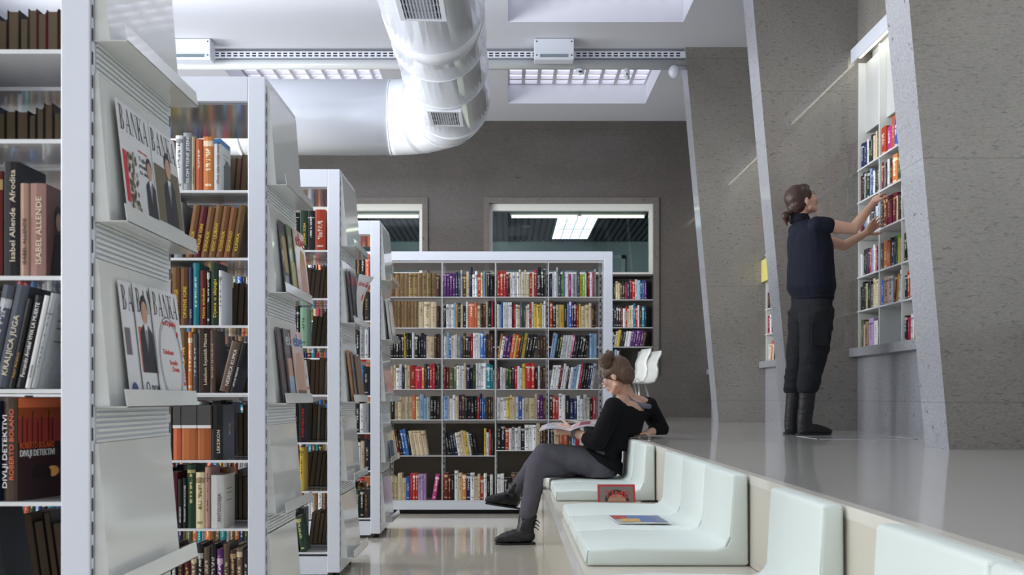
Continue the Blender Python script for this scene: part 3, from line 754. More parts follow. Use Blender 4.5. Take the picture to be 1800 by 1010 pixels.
near(0, 3, [(-66, -36, 520, 'g', 12, dict(vis=0)), (-35, -13, 503, 'g', 12, dict(vis=.6)), (-12, 12, 503, 'g', 12, dict(title='KRALJICA JUGA', ink='cream_ink')), (13, 24, 526, 'k', 12, dict(title='Ivan Aralica', ink='gold_ink')),
            (25, 42, 521, 'k', 12, dict(title='Fernando Arrabal VIVA LA MUERTE', ink='white_ink', lab='leaning black book with bold white capital title on spine')),
            (42.5, 52, 520, 'w', 12, dict(title='poezija', ink='plum_ink')), (52.5, 64, 516, 's', 12, dict(cover='mist', lab='leaning silver book with a misty pale front cover, last before the white post'))])
near(0, 4, [(-63, -36, 720, 'm', 0, dict(vis=0)), (-35, -3, 705, 'n', 0, dict(vis=0)), (-2, 27, 698, 'd', 0, dict(cover='desert', turn=16, d=.158, title='DIVLJI DETEKTIVI', title2='ROBERTO BOLA\u00d1O', ink='white_ink', lab='thick novel with a red desert sunset, cactuses and car on its cover'))])
near(0, 5, [(-50, -20, 905, 'k', -9, dict(vis=0)), (-14, 18, 900, 'k', -9, dict(lab='black book leaning left on the lowest visible shelf of the frontmost bookcase'))])
far(0, 0, -40, 120, 0, hs=.19); far(0, 1, -40, 120, 0, zover=1.452, hs=.15); far(0, 2, -40, 140, 0, vis=.25); far(0, 5, 20, 130, -8, vis=.6)
far(0, 3, 0, 130, 0, vis=0); far(0, 4, 0, 130, 0, vis=0)
near(1, 0, [(286, 307, 246, 'm', 0, dict(vis=0)), (308, 321, 238, 'w', 0, dict(band='blue')), (321.5, 336, 233, 's', 0, dict(title='SILOM TISINE JESENI', ink='white_ink', panel='slate')), (336.5, 342.5, 240, 'c', 0, dict(title='NOVA HISTORIJA', ink='plum_ink')),
            (343, 356, 244, 'o', 0, {}), (356.5, 375, 240, 'o', 0, dict(lab='tall light orange book beside a blue-topped picture cover, second bookcase')),
            (375.5, 388, 243, 'w', 0, dict(band='blue', cover='photo', title='Ovo nije moje more', ink='plum_ink', lab='white book with a blue top band and a dark picture cover'))])
far(1, 0, 398, 436, 4)
near(1, 1, [(284, 304, 360, 'k', 0, dict(vis=0)), (305, 320, 355, 's', 0, dict(band='red', lab='silver grey book with red label on top, left of leaning brown books'))] +
     [(325+13.3*j, 337.7+13.3*j, 361+(j % 3)*2, 'B' if j % 3 != 1 else ('m' if j == 1 else 'B'), 9, dict(title=('KONZALIK', 'OPASNE IGRE', 'KONZALIK', 'NOC LJUBAVI', 'KONZALIK', 'ELDORADO', 'KLINIKA')[j % 7], ink='yellow_ink',
       lab='%s of the row of brown books leaning under yellow capital titles' % ('first', 'second', 'third', 'fourth', 'fifth', 'sixth', 'seventh')[j])) for j in range(7)])
near(1, 2, [(284, 301, 480, 'B', 0, dict(vis=0)), (301.5, 316, 470, 'B', 0, dict(title='TAJNA DUGE', ink='yellow_ink')), (316.5, 331, 470, 'B', 0, dict(title='OPASNE IGRE', ink='yellow_ink', lab='upright brown book with yellow title below the leaning brown row')),
            (331.5, 338, 470, 'n', 0, dict(title='ARTISTI', ink='white_ink')), (338.5, 350, 462, 'q', 0, {}), (350.5, 363, 475, 'm', 0, dict(title='Nova mladost', ink='yellow_ink')), (363.5, 369, 476, 'k', 0, {}),
            (369.5, 383, 461, 'G', 0, dict(title='Djeca u zbjegu', ink='yellow_ink', lab='tall dark green book next to the white book with a dark portrait')), (384.5, 390, 475, 'w', 0, dict(cover='portrait', d=.14, lab='thin white book with a dark portrait on its cover, second bookcase'))])
far(1, 2, 406, 436, 3); far(1, 1, 330, 436, 9, vis=.1)
near(1, 3, [(284, 316, 590, 'k', 0, dict(vis=0)), (317, 329.5, 583, 'B', 0, {}), (330, 338, 583, 'o', 0, {}), (338.5, 347, 586, 'g', 0, {}), (347.5, 368, 578, 'd', 0, dict(title='Leksikon Svjetskih Mitova', ink='cream_ink', lab='broad dark brown book with small pale title left of the floral one')),
            (368.5, 378, 580, 'f', 0, dict(cover='floral', lab='tan book with a dark floral cover, left of the leaning taupe book')), (384, 402, 602, 'f', 14, dict(title='NESRECA KUPKA', ink='white_ink', lab='leaning taupe brown book with white two-line title, second bookcase')),
            (403, 411, 604, 'k', 14, dict(title='ANTUN TRBUHAR', ink='white_ink'))])
far(1, 3, 424, 436, 0)
near(1, 4, [(290, 303, 714, 'd', 0, dict(vis=0)), (303.5, 318, 712, 'o', 0, dict(trio=1, lab='first of the orange volumes with grey tops and white bands')), (318.5, 346, 712, 'o', 0, dict(trio=1, lab='second of the orange volumes with grey tops and white bands, the thickest')),
            (346.5, 371, 712, 'o', 0, dict(trio=1, lab='last and palest of the orange volumes with grey tops and white bands')), (371.5, 391, 711, 'k', 0, dict(title='LEKSIKON', ink='cream_ink', cover='emblem', d=.16, lab='thick black book with a small white emblem on its cover'))])
far(1, 4, 418, 436, 0)
near(1, 5, [(290, 311, 830, 'm', 0, dict(vis=0)), (312, 320, 842, 'k', 0, dict(title='AN HISTORY', ink='white_ink')), (320.5, 328, 840, 'k', 0, dict(title='TRANSKRIPT BRAVO KOLONIJE', ink='white_ink')), (328.5, 343, 816, 'G', 0, {}),
            (343.5, 359.5, 830, 'c', 0, dict(lab='tan wood-coloured book beside a white volume, sixth shelf, second bookcase')), (360, 369, 821, 'a', 0, {}), (370, 393, 835, 'w', 0, dict(title='ANTOLOGIJA', cover='plain', ink='plum_ink', d=.15, lab='thick cream white volume with blank white cover, second bookcase'))])
far(1, 5, 408, 436, 0)
near(1, 6, [(300+11.5*j, 311+11.5*j, 955+rnd.uniform(-4, 14), 'kdmfkfkpfdfk'[j], 0, dict(vis=.6)) for j in range(12)])
near(2, 0, [(514, 526, 374, 'k', 0, dict(vis=0)), (526.5, 540, 369, 'G', 0, dict(title='ZELENA SOBA', ink='yellow_ink', lab='dark green book with yellow title at the top of third bookcase')), (540.5, 553, 370, 'k', 0, {}), (553.5, 572, 368, 'r', 0, dict(lab='red patterned book at the top of the third bookcase by the post'))])
near(2, 2, [(514, 520, 538, 'k', 0, dict(vis=0)), (520.5, 526, 537, 'k', 0, {}), (527, 539, 540, 'M', 0, dict(cover='mint', lab='pale mint green book with a matching cover in the third bookcase'))])
near(2, 4, [(514, 524, 712, 'k', 0, dict(vis=0)), (524.5, 537, 709, 'k', 0, dict(title='SUPER HIRSCHEN', ink='red_ink', lab='black book with red and white spine lettering in third bookcase'))])
near(2, 5, [(514, 526, 790, 'k', 0, dict(vis=0)), (526.5, 533, 786, 'y', 0, dict(lab='slim yellow book at left on third bookcase, behind the glossy rack'))])
near(2, 6, [(512, 523, 905, 'k', -6, dict(vis=0)), (528, 538, 908, 'G', -9, dict(lab='dark green book leaning left at the bottom of the third bookcase'))])
far(2, 1, 520, 575, 6); far(2, 2, 545, 575, 6); far(2, 3, 520, 575, 2); far(2, 4, 540, 575, 2); far(2, 5, 535, 575, 7); far(2, 6, 542, 575, 7)
B4 = ['m d k o', 'r m k d', 'r k s w', '/ l w b k', 'r k w s', 'm w c k', 'k G k d']
for i in range(7):
    x = 618.
    its = []
    for j, tk in enumerate(B4[i].replace('/ ', '').split()):
        w = rnd.uniform(6.2, 8.4); its.append((x, x+w, 0, tk, 0, dict(vis=.1 if j == 0 else 1))); x += w+.3
    for q in its: pass
    its = [(a, b_, 700-(LV[i]+rnd.uniform(.17, .205)-H)*F/6.61, c, l, k_) for a, b_, _, c, l, k_ in its]
    near(3, i, its)
# the stretches of shelf out of sight further left, both faces
for n in range(4):
    y0, xr = CASES[n]; xl = xr-.062-1.8; mid = xr-.062-.9
    for i in range(7):
        z = LV[i] if not (n == 0 and i == 1) else 1.452
        za = 1.945 if i == 0 else LV[i-1]-.012
        if n == 0 and i == 2: za = 1.452-.012
        near_x = {0: -1.135 if i > 1 else -1.21, 1: -1.245, 2: -1.085, 3: -1.02}[n]
        far_x = XMIN.get((n, i, True), xr-.08); near_x = XMIN.get((n, i, False), near_x)
        for (yy, xe) in ((y0+.016, near_x), (y0+.285, far_x)):
            for a, c in ((xl+.04, mid-.02), (mid+.02, xe)):
                cs = [rnd.choice('wckgGnbrmodfsBOtq') for q in range(max(2, int((c-a)/.024)))]
                row(' '.join(cs), a, c, yy, z, za-z-.004, 'hidden', hbase=min(.2, za-z-.02), vis=0, dist=yy)
SPECS.sort(key=lambda s: -s['area'])
INKS = {'cream_ink': (232, 220, 196), 'plum_ink': (70, 40, 52), 'white_ink': (240, 240, 240), 'gold_ink': (200, 150, 70), 'yellow_ink': (238, 208, 66), 'red_ink': (206, 44, 40), 'orange_ink': (206, 92, 44), 'dark_ink': (28, 30, 36)}
for k_, c_ in INKS.items(): mat(k_, c_, .5)
def flat(b, T, pts, m=0): b.poly([T @ V((u, v, 0)) for u, v in pts], m)
def disc(b, T, cu, cv, ru, rv, m=0, n=16, a0=0, a1=360):
    flat(b, T, [(cu+ru*math.cos(math.radians(a0+(a1-a0)*i/n)), cv+rv*math.sin(math.radians(a0+(a1-a0)*i/n))) for i in range(n+(0 if a1-a0 == 360 else 1))], m)
def cover_art(kind, root, w, h, d):
    """print on the right-hand board: local u runs from the spine (y=0) to the fore-edge, v up"""
    def TT(k): return Matrix.Translation((w+.0004+.0003*k, 0, 0)) @ Matrix(((0, 0, 1, 0), (1, 0, 0, 0), (0, 1, 0, 0), (0, 0, 0, 1)))
    s0 = .008
    if kind == 'desert':
        b = MB(); flat(b, TT(0), [(s0, 0), (d, 0), (d, h), (s0, h)]); b.build('cover_picture', mat('desert_dark', (44, 20, 20), .4), root)
        m = [mat('sunset_red', (150, 52, 40), .4), mat('sunset_orange', (214, 110, 66), .4), mat('sunset_glow', (250, 180, 96), .4)]
        b = MB(); flat(b, TT(1), [(s0, h*.56), (d, h*.56), (d, h), (s0, h)], 0); flat(b, TT(2), [(s0, h*.74), (d, h*.74), (d, h*.9), (s0, h*.9)], 0)
        flat(b, TT(2), [(s0, h*.8), (d, h*.8), (d, h*.99), (s0, h*.99)], 1); disc(b, TT(2), d*.72, h*.26, .02, .012, 2)
        b.build('sunset_picture', m, root)
        b = MB()
        for i, (u, hh) in enumerate(((.02, .2), (.034, .16), (.05, .24), (.066, .14), (.078, .2), (.1, .26), (.112, .17))):
            flat(b, TT(4), [(u-.0012, h*.56), (u+.0012, h*.56), (u+.0012, h*(.62+hh)), (u-.0012, h*(.62+hh))])
        b2 = MB(); flat(b2, TT(3), [(d*.3, h*.2), (d*.68, h*.2), (d*.68, h*.27), (d*.6, h*.33), (d*.38, h*.33), (d*.3, h*.27)]); b2.build('car_silhouette', mat('silhouette_dark', (30, 12, 14), .5), root)
        b.build('cactus_silhouette', mat('silhouette_dark', (30, 12, 14), .5), root)
        for s_, v, ink in (('ROBERTO BOLA\u00d1O', .50, 'orange_ink'), ('DIVLJI DETEKTIVI', .425, 'white_ink')):
            text('cover_title', s_, .02, MATS[ink], root, TT(4) @ Matrix.Translation((s0+.004, h*v, 0)), width=(d-s0)*.7)
        return
    art = {'lady': [((104, 66, 58), [(s0, 0), (d, 0), (d, h), (s0, h)])], 'mist': [((196, 198, 196), [(s0, 0), (d, 0), (d, h), (s0, h)])],
           'photo': [((206, 206, 196), [(s0, 0), (d, 0), (d, h*.86), (s0, h*.86)]), ((54, 66, 52), [(d*.3, h*.05), (d, h*.05), (d, h*.6), (d*.55, h*.66), (d*.3, h*.5)])],
           'portrait': [((214, 216, 220), [(s0, 0), (d, 0), (d, h), (s0, h)]), ((60, 48, 54), [(d*.3, h*.15), (d*.85, h*.15), (d*.85, h*.85), (d*.3, h*.85)])],
           'floral': [((120, 100, 76), [(s0, 0), (d, 0), (d, h), (s0, h)])], 'emblem': [((30, 30, 32), [(s0, 0), (d, 0), (d, h), (s0, h)])],
           'plain': [((214, 208, 192), [(s0, 0), (d, 0), (d, h), (s0, h)])], 'mint': [((150, 190, 160), [(s0, 0), (d, 0), (d, h), (s0, h)])]}[kind]
    for q, (c, pts) in enumerate(art):
        b = MB(); flat(b, TT(q), pts); b.build('cover_picture', mat('print_%s_%d' % (kind, q), c, .35, mottle=(60, .25) if kind in ('mist', 'lady') else None), root)
    b = MB()
    if kind == 'lady':
        disc(b, TT(2), d*.5, h*.66, .02, .03, 1); disc(b, TT(3), d*.5, h*.63, .013, .02, 0); flat(b, TT(2), [(d*.2, .0), (d*.85, .0), (d*.7, h*.5), (d*.38, h*.5)], 1)
    elif kind == 'portrait':
        disc(b, TT(3), d*.57, h*.58, .016, .024, 0); flat(b, TT(2), [(d*.36, h*.16), (d*.8, h*.16), (d*.7, h*.42), (d*.45, h*.42)], 1)
    elif kind == 'floral':
        r_ = random.Random(3)
        for i in range(16): disc(b, TT(2), d*r_.uniform(.2, .9), h*r_.uniform(.1, .9), r_.uniform(.005, .012), r_.uniform(.006, .014), 1, 9)
    elif kind == 'emblem':
        disc(b, TT(2), d*.6, h*.55, .012, .022, 2); disc(b, TT(3), d*.6, h*.55, .006, .014, 1)
    elif kind == 'mint': flat(b, TT(2), [(d*.5, h*.3), (d*.8, h*.3), (d*.8, h*.45), (d*.5, h*.45)], 1)
    else:
        for v in (.72, .64, .5): flat(b, TT(2), [(d*.25, h*v), (d*.75, h*v), (d*.75, h*(v+.012)), (d*.25, h*(v+.012))], 1)
    b.build('cover_print', [mat('print_skin', (206, 170, 148), .5), mat('print_dark', (36, 30, 32), .5), mat('print_pale', (222, 222, 220), .5)], root)
NIND = 300; kk_ = 0
stuff = MB(); stuff_m = []; seen_labels = set()
def mi(lst, m):
    if m not in lst: lst.append(m)
    return lst.index(m)
def sizeword(s):
    return 'thin' if s['w'] < .0125 else 'thick' if s['w'] > .034 else 'slim' if s['w'] < .018 else 'tall' if s['h'] > .212 else 'short' if s['h'] < .165 else 'upright' if abs(s.get('lean', 0)) < 2 else 'leaning'
for q, s in enumerate(SPECS):
    UVK[0] += 1; k = UVK[0] % 97
    if q >= NIND or s['vis'] == 0:
        book_cover(stuff, s['w'], s['h'], s['d'], mi(stuff_m, spine_mat(s['code'])), s['T'], k, pages=mi(stuff_m, PAGE)); continue
    name = 'book'; T = s['T']; w, h, d = s['w'], s['h'], s['d']
    lab = s.get('lab') or '%s %s book, %s' % (sizeword(s), PAL[s['code']][0], s['loc'])
    lab = lab.replace(' of rear bookcase bay ', ', rear bookcase bay ')
    pm = PAGE_SHADED if s.get('flip') else PAGE
    cm = spine_mat(s['code'])
    loc, rot, _ = T.decompose()
    if s.get('near') and (s['area'] > 1500 or s.get('trio') or (s.get('title') and s['area'] > 500)):
        root = bpy.data.objects.new(name, None); COL.objects.link(root); root.empty_display_size = .03
        b = MB(); book_cover(b, w, h, d, 0, Matrix(), k, blank=bool(s.get('title') or s.get('trio') or s.get('flip')))
        b.build('cover', cm, root)
        b = MB(); page_block(b, w, h, d, 0, Matrix()); b.build('page_block', pm, root)
        TS = Matrix.Translation((w*.5, -.0006, 0)) @ Matrix(((1, 0, 0, 0), (0, 0, -1, 0), (0, 1, 0, 0), (0, 0, 0, 1)))
        if s.get('panel'): b = MB(); flat(b, TS, [(-w*.36, h*.12), (w*.36, h*.12), (w*.36, h*.93), (-w*.36, h*.93)]); b.build('spine_panel', mat('slate_panel', (84, 92, 108), .5), root)
        if s.get('title'):
            TS2 = TS @ Matrix.Translation((0, 0, .0006))
            up = Matrix.Rotation(math.radians(90), 4, 'Z')
            two = s.get('title2'); sz = min(w*(.5 if two else .58), .0165)
            ttl = s['title']; L_ = min(h*.8, sz*.62*len(ttl))
            text('spine_title', ttl, sz, MATS[s['ink']], root, TS2 @ Matrix.Translation((w*.30 if not two else -w*.08, h*.12, 0)) @ up, width=L_ if not two else h*.7)
            if two: text('spine_author', two, sz, MATS['orange_ink'], root, TS2 @ Matrix.Translation((w*.42, h*.2, 0)) @ up, width=h*.68)
        if s.get('band'):
            b = MB().box(-.0005, w+.0005, -.0007, d*.9, h*.9, h*.985); b.build('top_band', mat('band_'+s['band'], (52, 110, 160) if s['band'] == 'blue' else (200, 60, 80), .5), root)
        if s.get('trio'):
            b = MB().box(.001, w-.001, -.0007, d*.9, h*.62, h+.0004, 0); b.build('grey_top_half', mat('trio_grey', (74, 74, 74), .6), root)
            b = MB().box(.0008, w-.0008, -.001, d*.9, h*.58, h*.635); b.build('white_band', mat('trio_white', (232, 232, 230), .5), root)
        if s.get('cover'): cover_art(s['cover'], root, w, h, d)
        o = root
    else:
        b = MB(); book_cover(b, w, h, d, 0, Matrix(), k, blank=bool(s.get('flip')), pages=1); o = b.build(name, [cm, pm])
    o.location = loc; o.rotation_mode = 'QUATERNION'; o.rotation_quaternion = rot
    tag(o, lab, 'book', 'books on the shelves')
o = stuff.build('books_on_shelves', stuff_m)
tag(o, 'remaining small books filling the shelves and wall niches', 'books', kind='stuff')
# ------------------------------------------------------------------ seat cushions on the bench
CUSH = mat('mint_white_leatherette', (222, 232, 226), .5, coat=.12, coat_rough=.3, bump=(14, .08))
SEAM = mat('cushion_seam', (186, 198, 192), .6)
def cushion(y0, y1, label):
    t = empty('seat_cushion', (.54, (y0+y1)/2, ZS), 0, label, 'cushion', 'white cushions along the bench')
    T = Matrix.Translation((-.54, -(y0+y1)/2, -ZS))
    x0, z1 = .262, ZS+.062
    prof = [(x0, ZS+.001), (XP-.008, ZS+.001), (XP-.012, ZP+.004), (XP-.066, ZP+.004), (XP-.078, z1+.03), (XP-.09, z1+.008), (XP-.12, z1-.002), (x0+.15, z1+.004), (x0+.004, z1-.004)]
    MB().prism(prof, y0+.002, y1-.002, 'y').build('cushion_body', CUSH, t, bevel=.013, seg=3, smooth=True, T=T)
    e = .0035
    pts = [(x0+.005, ZS+.010), (x0+.008, z1-.012), (x0+.15, z1-.006), (XP-.12, z1-.012), (XP-.088, z1+.0), (XP-.07, z1+.04), (XP-.058, ZP-.006), (XP-.02, ZP-.006), (XP-.015, ZS+.02)]
    for y in (y0+.008, y1-.008):
        MB().tube([(a, y, c) for a, c in pts], .0045, 6).build('piping', SEAM, t, T=T)
    return t
def cl(y0, n, labs):
    for i in range(n): cushion(y0+.5*i, y0+.5*(i+1)-.003, labs[i])
cl(1.12, 2, ['white bench cushion nearest the camera, cut by the lower right corner', 'white bench cushion at lower right, second from the camera'])
cl(2.47, 1, ['single white cushion with only its upright back showing, lower right'])
cl(3.46, 3, ['nearest of the three joined white cushions, no magazine on it', 'middle of the three joined white cushions, under the open magazine', 'farthest of the three joined white cushions, next to the red-bordered magazine'])
cushion(5.66, 6.18, 'white cushion directly in front of the seated woman, near edge visible')
cushion(6.185, 6.72, 'white cushion on which the woman in black sits')
cushion(6.725, 7.25, 'white cushion mostly hidden behind the seated woman')

# ------------------------------------------------------------------ magazines
PAPER = mat('coated_paper', (226, 228, 232), .22, coat=.4, coat_rough=.1)
PSIDE = mat('paper_edges', (214, 214, 210), .8)
NAVYI = mat('masthead_ink', (26, 32, 44), .4)
REDI = mat('masthead_red', (196, 32, 54), .4); BLUEI = mat('masthead_blue', (40, 110, 190), .4)
def serif(b, T, s, h, w, m=0):
    """BANKA in condensed serif capitals drawn as polygons"""
    L = {'A': [[(.02, 0), (.09, 0), (.44, .92), (.41, 1)], [(.6, 0), (.84, 0), (.5, 1), (.4, 1)], [(.2, .3), (.68, .3), (.66, .36), (.22, .36)], [(-.04, 0), (.2, 0), (.2, .035), (-.04, .035)], [(.52, 0), (.94, 0), (.94, .035), (.52, .035)]],
         'N': [[(.1, 0), (.15, 0), (.15, 1), (.1, 1)], [(.05, 1), (.28, 1), (.84, 0), (.72, 0)], [(.79, 0), (.84, 0), (.84, 1), (.79, 1)], [(0, 0), (.26, 0), (.26, .035), (0, .035)], [(.68, .965), (.95, .965), (.95, 1), (.68, 1)]],
         'K': [[(.1, 0), (.3, 0), (.3, 1), (.1, 1)], [(.3, .42), (.36, .42), (.8, 1), (.72, 1)], [(.38, .56), (.52, .66), (.9, 0), (.64, 0)], [(.0, 0), (.4, 0), (.4, .035), (0, .035)], [(.0, .965), (.4, .965), (.4, 1), (0, 1)], [(.58, .965), (.92, .965), (.92, 1), (.58, 1)], [(.56, 0), (.98, 0), (.98, .035), (.56, .035)]],
         'B': [[(.1, 0), (.3, 0), (.3, 1), (.1, 1)], [(0, 0), (.3, 0), (.3, .035), (0, .035)], [(0, .965), (.3, .965), (.3, 1), (0, 1)]]}
    n = len(s); cw = w/n
    for i, ch in enumerate(s):
        for p in L[ch]: flat(b, T, [(cw*i+u*cw*.98, v*h) for u, v in p], m)
        if ch == 'B':
            for (c0, r, ru, th) in ((.755, .245, .34, .17), (.26, .26, .42, .2)):
                N = 10
                for q in range(N):
                    a0, a1 = math.radians(-90+180*q/N), math.radians(-90+180*(q+1)/N)
                    def pt(a, inner):
                        rr_u = ru-(th if inner else 0); rr_v = r-(.035 if inner else 0)
                        return (cw*i+(.3+rr_u*math.cos(a))*cw*.98, (c0+rr_v*math.sin(a))*h)
                    flat(b, T, [pt(a0, 0), pt(a1, 0), pt(a1, 1), pt(a0, 1)], m)
def mag_root(T, label, cat='magazine', group=None, w=.21, h=.28, th=.004, body=None, name='magazine'):
    """a closed magazine: local x right, y up, z out of the cover"""
    root = bpy.data.objects.new(name, None); COL.objects.link(root); root.empty_display_size = .03
    loc, rot, _ = T.decompose(); root.location = loc; root.rotation_mode = 'QUATERNION'; root.rotation_quaternion = rot
    tag(root, label, cat, group)
    b = MB().box(0, w, 0, h, th*.2, th, 0); b.build('cover', body or PAPER, root)
    MB().box(.001, w-.001, .001, h-.001, 0, th*.2).build('page_block', PSIDE, root)
    return root
def Z(k, th): return Matrix.Translation((0, 0, th+.0003+.0003*k))
def man(b, T, u, v, s, suit=0, skin=1, shirt=2, hair=0):
    flat(b, T, [(u-.035*s, v), (u+.035*s, v), (u+.032*s, v+.075*s), (u+.012*s, v+.09*s), (u-.012*s, v+.09*s), (u-.032*s, v+.075*s)], suit)
    T2 = T @ Matrix.Translation((0, 0, .0002)); T3 = T @ Matrix.Translation((0, 0, .0004))
    flat(b, T2, [(u-.009*s, v+.09*s), (u+.009*s, v+.09*s), (u, v+.035*s)], shirt); flat(b, T3, [(u-.003*s, v+.08*s), (u+.003*s, v+.08*s), (u, v+.03*s)], suit)
    disc(b, T2, u, v+.122*s, .019*s, .024*s, hair); disc(b, T3, u, v+.113*s, .0155*s, .021*s, skin)
SUIT = mat('print_suit', (34, 36, 46), .4); SKIN_P = mat('print_face', (190, 150, 128), .45); SHIRT = mat('print_shirt', (220, 222, 226), .45)
PRN = [SUIT, SKIN_P, SHIRT]
def rack_T(n, i, y, tilt_back=True, off=.0, roll=0, lift=0.003):
    """frame lying on the sloped display panel i of bookcase n, lower left corner at depth y"""
    y0, xr = CASES[n]; z = RACKZ[i]
    ht = .316 if i else .355
    dn = V((-.032, 0, .28)).normalized()
    right = V((0, 1, 0)); nrm = right.cross(dn).normalized()
    o = V((xr+.0475, y, z+.001))+nrm*(.0012+off)+dn*lift
    M = Matrix((right, dn, nrm)).transposed().to_4x4(); M.translation = o
    return M @ Matrix.Rotation(math.radians(roll), 4, 'Z')
GM = 'magazines on the end racks'
# frontmost rack, upper pair of BANKA
TH = .004
def banka(n, i, y, off, label, art, w=.192, h=.278):
    r = mag_root(rack_T(n, i, y, off=off), label, group=GM, w=w, h=h)
    b = MB(); serif(b, Z(0, TH), 'BANKA', h*.2, w*.94); b.build('masthead', NAVYI, r, T=Matrix.Translation((w*.03, h*.765, 0)))
    art(r, w, h); return r
def art1(r, w, h):
    b = MB(); flat(b, Z(0, TH), [(0, h*.18), (w*.13, h*.18), (w*.13, h*.60), (0, h*.60)]); b.build('red_strip', REDI, r)
    b = MB(); rr = random.Random(5)
    for q in range(60): disc(b, Z(q % 5, TH), w*rr.uniform(.16, .42), h*rr.uniform(.14, .6), .006, .007, q % 3, 7)
    b.build('crowd_picture', [mat('crowd_green', (70, 84, 52), .5), mat('crowd_sand', (176, 164, 140), .5), mat('crowd_brown', (96, 78, 60), .5)], r)
    for q, s in enumerate(('Tajkuni', 'privatizirani', 'za sitni\u0161')): text('headline', s, .014, NAVYI, r, Z(0, TH) @ Matrix.Translation((w*.52, h*(.585-.055*q), 0)), width=w*.4)
    text('kicker', 'DOMACA ELITA', .006, REDI, r, Z(0, TH) @ Matrix.Translation((w*.54, h*.66, 0)), width=w*.3)
    b = MB(); man(b, Z(1, TH), w*.86, h*.13, 1.0); b.build('suited_figure', PRN, r)
    text('caption', 'Za tvrdnje', .009, NAVYI, r, Z(0, TH) @ Matrix.Translation((w*.2, h*.07, 0)))
def art2(r, w, h):
    b = MB(); flat(b, Z(0, TH), [(w*.03, h*.16), (w*.98, h*.16), (w*.98, h*.66), (w*.03, h*.66)]); b.build('portrait_backdrop', mat('backdrop_olive', (104, 96, 78), .4), r)
    b = MB(); man(b, Z(2, TH), w*.56, h*.165, 1.25); b.build('suited_figure', PRN, r)
    text('caption', 'MMF bez MMF-a', .012, NAVYI, r, Z(0, TH) @ Matrix.Translation((w*.5, h*.09, 0)), width=w*.46)
    b = MB(); flat(b, Z(0, TH), [(w*.12, h*.05), (w*.96, h*.05), (w*.96, h*.056), (w*.12, h*.056)]); b.build('caption_rule', NAVYI, r)
banka(0, 1, 2.25, .004, 'left magazine on the upper rack, cover with crowd picture, red strip and suited man', art1)
banka(0, 1, 2.45, .004, 'right magazine on the upper rack, cover with a bespectacled man before olive background', art2)
def art3(r, w, h):
    b = MB(); flat(b, Z(0, TH), [(0, h*.4), (w*.18, h*.4), (w*.18, h*.62), (0, h*.62)]); b.build('picture', mat('grey_photo', (110, 104, 112), .4), r)
    b = MB(); disc(b, Z(0, TH), w*.14, h*.1, .022, .022); b.build('globe', mat('globe_blue', (60, 80, 130), .4), r)
def art4(r, w, h):
    b = MB(); flat(b, Z(0, TH), [(0, h*.26), (w*.16, h*.26), (w*.16, h*.64), (0, h*.64)]); b.build('orange_strip', mat('strip_orange', (196, 98, 76), .4), r)
    b = MB(); man(b, Z(1, TH), w*.26, h*.26, 1.25); b.build('suited_figure', PRN, r)
    text('headline', 'O novcu', .034, NAVYI, r, Z(0, TH) @ Matrix.Translation((w*.05, h*.1, 0)))
def art5(r, w, h):
    for q, (s, z, wd, u) in enumerate((('uo\u010di jubilej', .69, .5, .3), ('Telekom', .43, .4, .2), ('Svuda', .34, .3, .42), ('Dona', .28, .26, .5))):
        text('headline', s, .018, mat('headline_red', (206, 70, 76), .4), r, Z(1, TH) @ Matrix.Translation((w*u, h*z, 0)), width=w*wd)
    for q, ch in enumerate('e nima?'):
        a = math.radians(52-15*q)
        if ch != ' ': text('headline_letter', ch, .03, MATS['headline_red'], r, Z(1, TH) @ Matrix.Translation((w*.5+.088*math.cos(a), h*.34+.098*math.sin(a), 0)) @ Matrix.Rotation(a-math.pi/2, 4, 'Z'))
    b = MB(); N = 40
    for q in range(N):
        a0, a1 = math.radians(-70+300*q/N), math.radians(-70+300*(q+1)/N)
        for (ru, rv) in ((.082, .105), (.074, .096)):
            flat(b, Z(0, TH), [(w*.5+(ru+o_)*math.cos(a), h*.38+(rv+o_)*math.sin(a)) for a, o_ in ((a0, 0), (a1, 0), (a1, .003), (a0, .003))])
    b.build('necklace_picture', mat('necklace_grey', (96, 98, 104), .4), r)
    text('small_print', 'Intervju: Evo \u0161to kazu', .006, NAVYI, r, Z(0, TH) @ Matrix.Translation((w*.2, h*.06, 0)))
banka(0, 2, 2.275, 0, 'leftmost of three overlapping magazines on the middle rack, mostly covered', art3)
banka(0, 2, 2.345, .0065, 'middle of three overlapping magazines on the middle rack, suited man and orange strip', art4)
banka(0, 2, 2.438, .013, 'frontmost of three overlapping magazines, white cover with a necklace and red lettering', art5)
# second rack
def plain_mag(n, i, y, off, label, body, w=.2, h=.275, mast=None, mm=None, arts=(), roll=0, lift=.003, th=TH):
    r = mag_root(rack_T(n, i, y, off=off, roll=roll, lift=lift), label, group=GM, w=w, h=h, body=body, th=th)
    if mast: text('masthead', mast, h*.26, mm, r, Z(3, th) @ Matrix.Translation((w*.1, h*.78, 0)), width=w*.84)
    for q, (c, pts) in enumerate(arts):
        b = MB(); flat(b, Z(min(q, 1), th), [(u*w, v*h) for u, v in pts]); b.build('picture', mat('mag_art_%d_%d_%d' % c, c, .35, mottle=(50, .3)), r)
    return r
DK = mat('magazine_dark_cover', (70, 66, 74), .3, coat=.4, mottle=(40, .5)); GRN = mat('magazine_green_cover', (96, 120, 84), .3, coat=.4, mottle=(40, .5)); PNK = mat('magazine_pale_pink_cover', (214, 190, 186), .3, coat=.4)
plain_mag(1, 1, 3.76, 0, 'left magazine on second rack upper ledge, dark-edged cover', DK, arts=(((176, 150, 96), [(.1, .3), (.4, .3), (.4, .8), (.1, .8)]),))
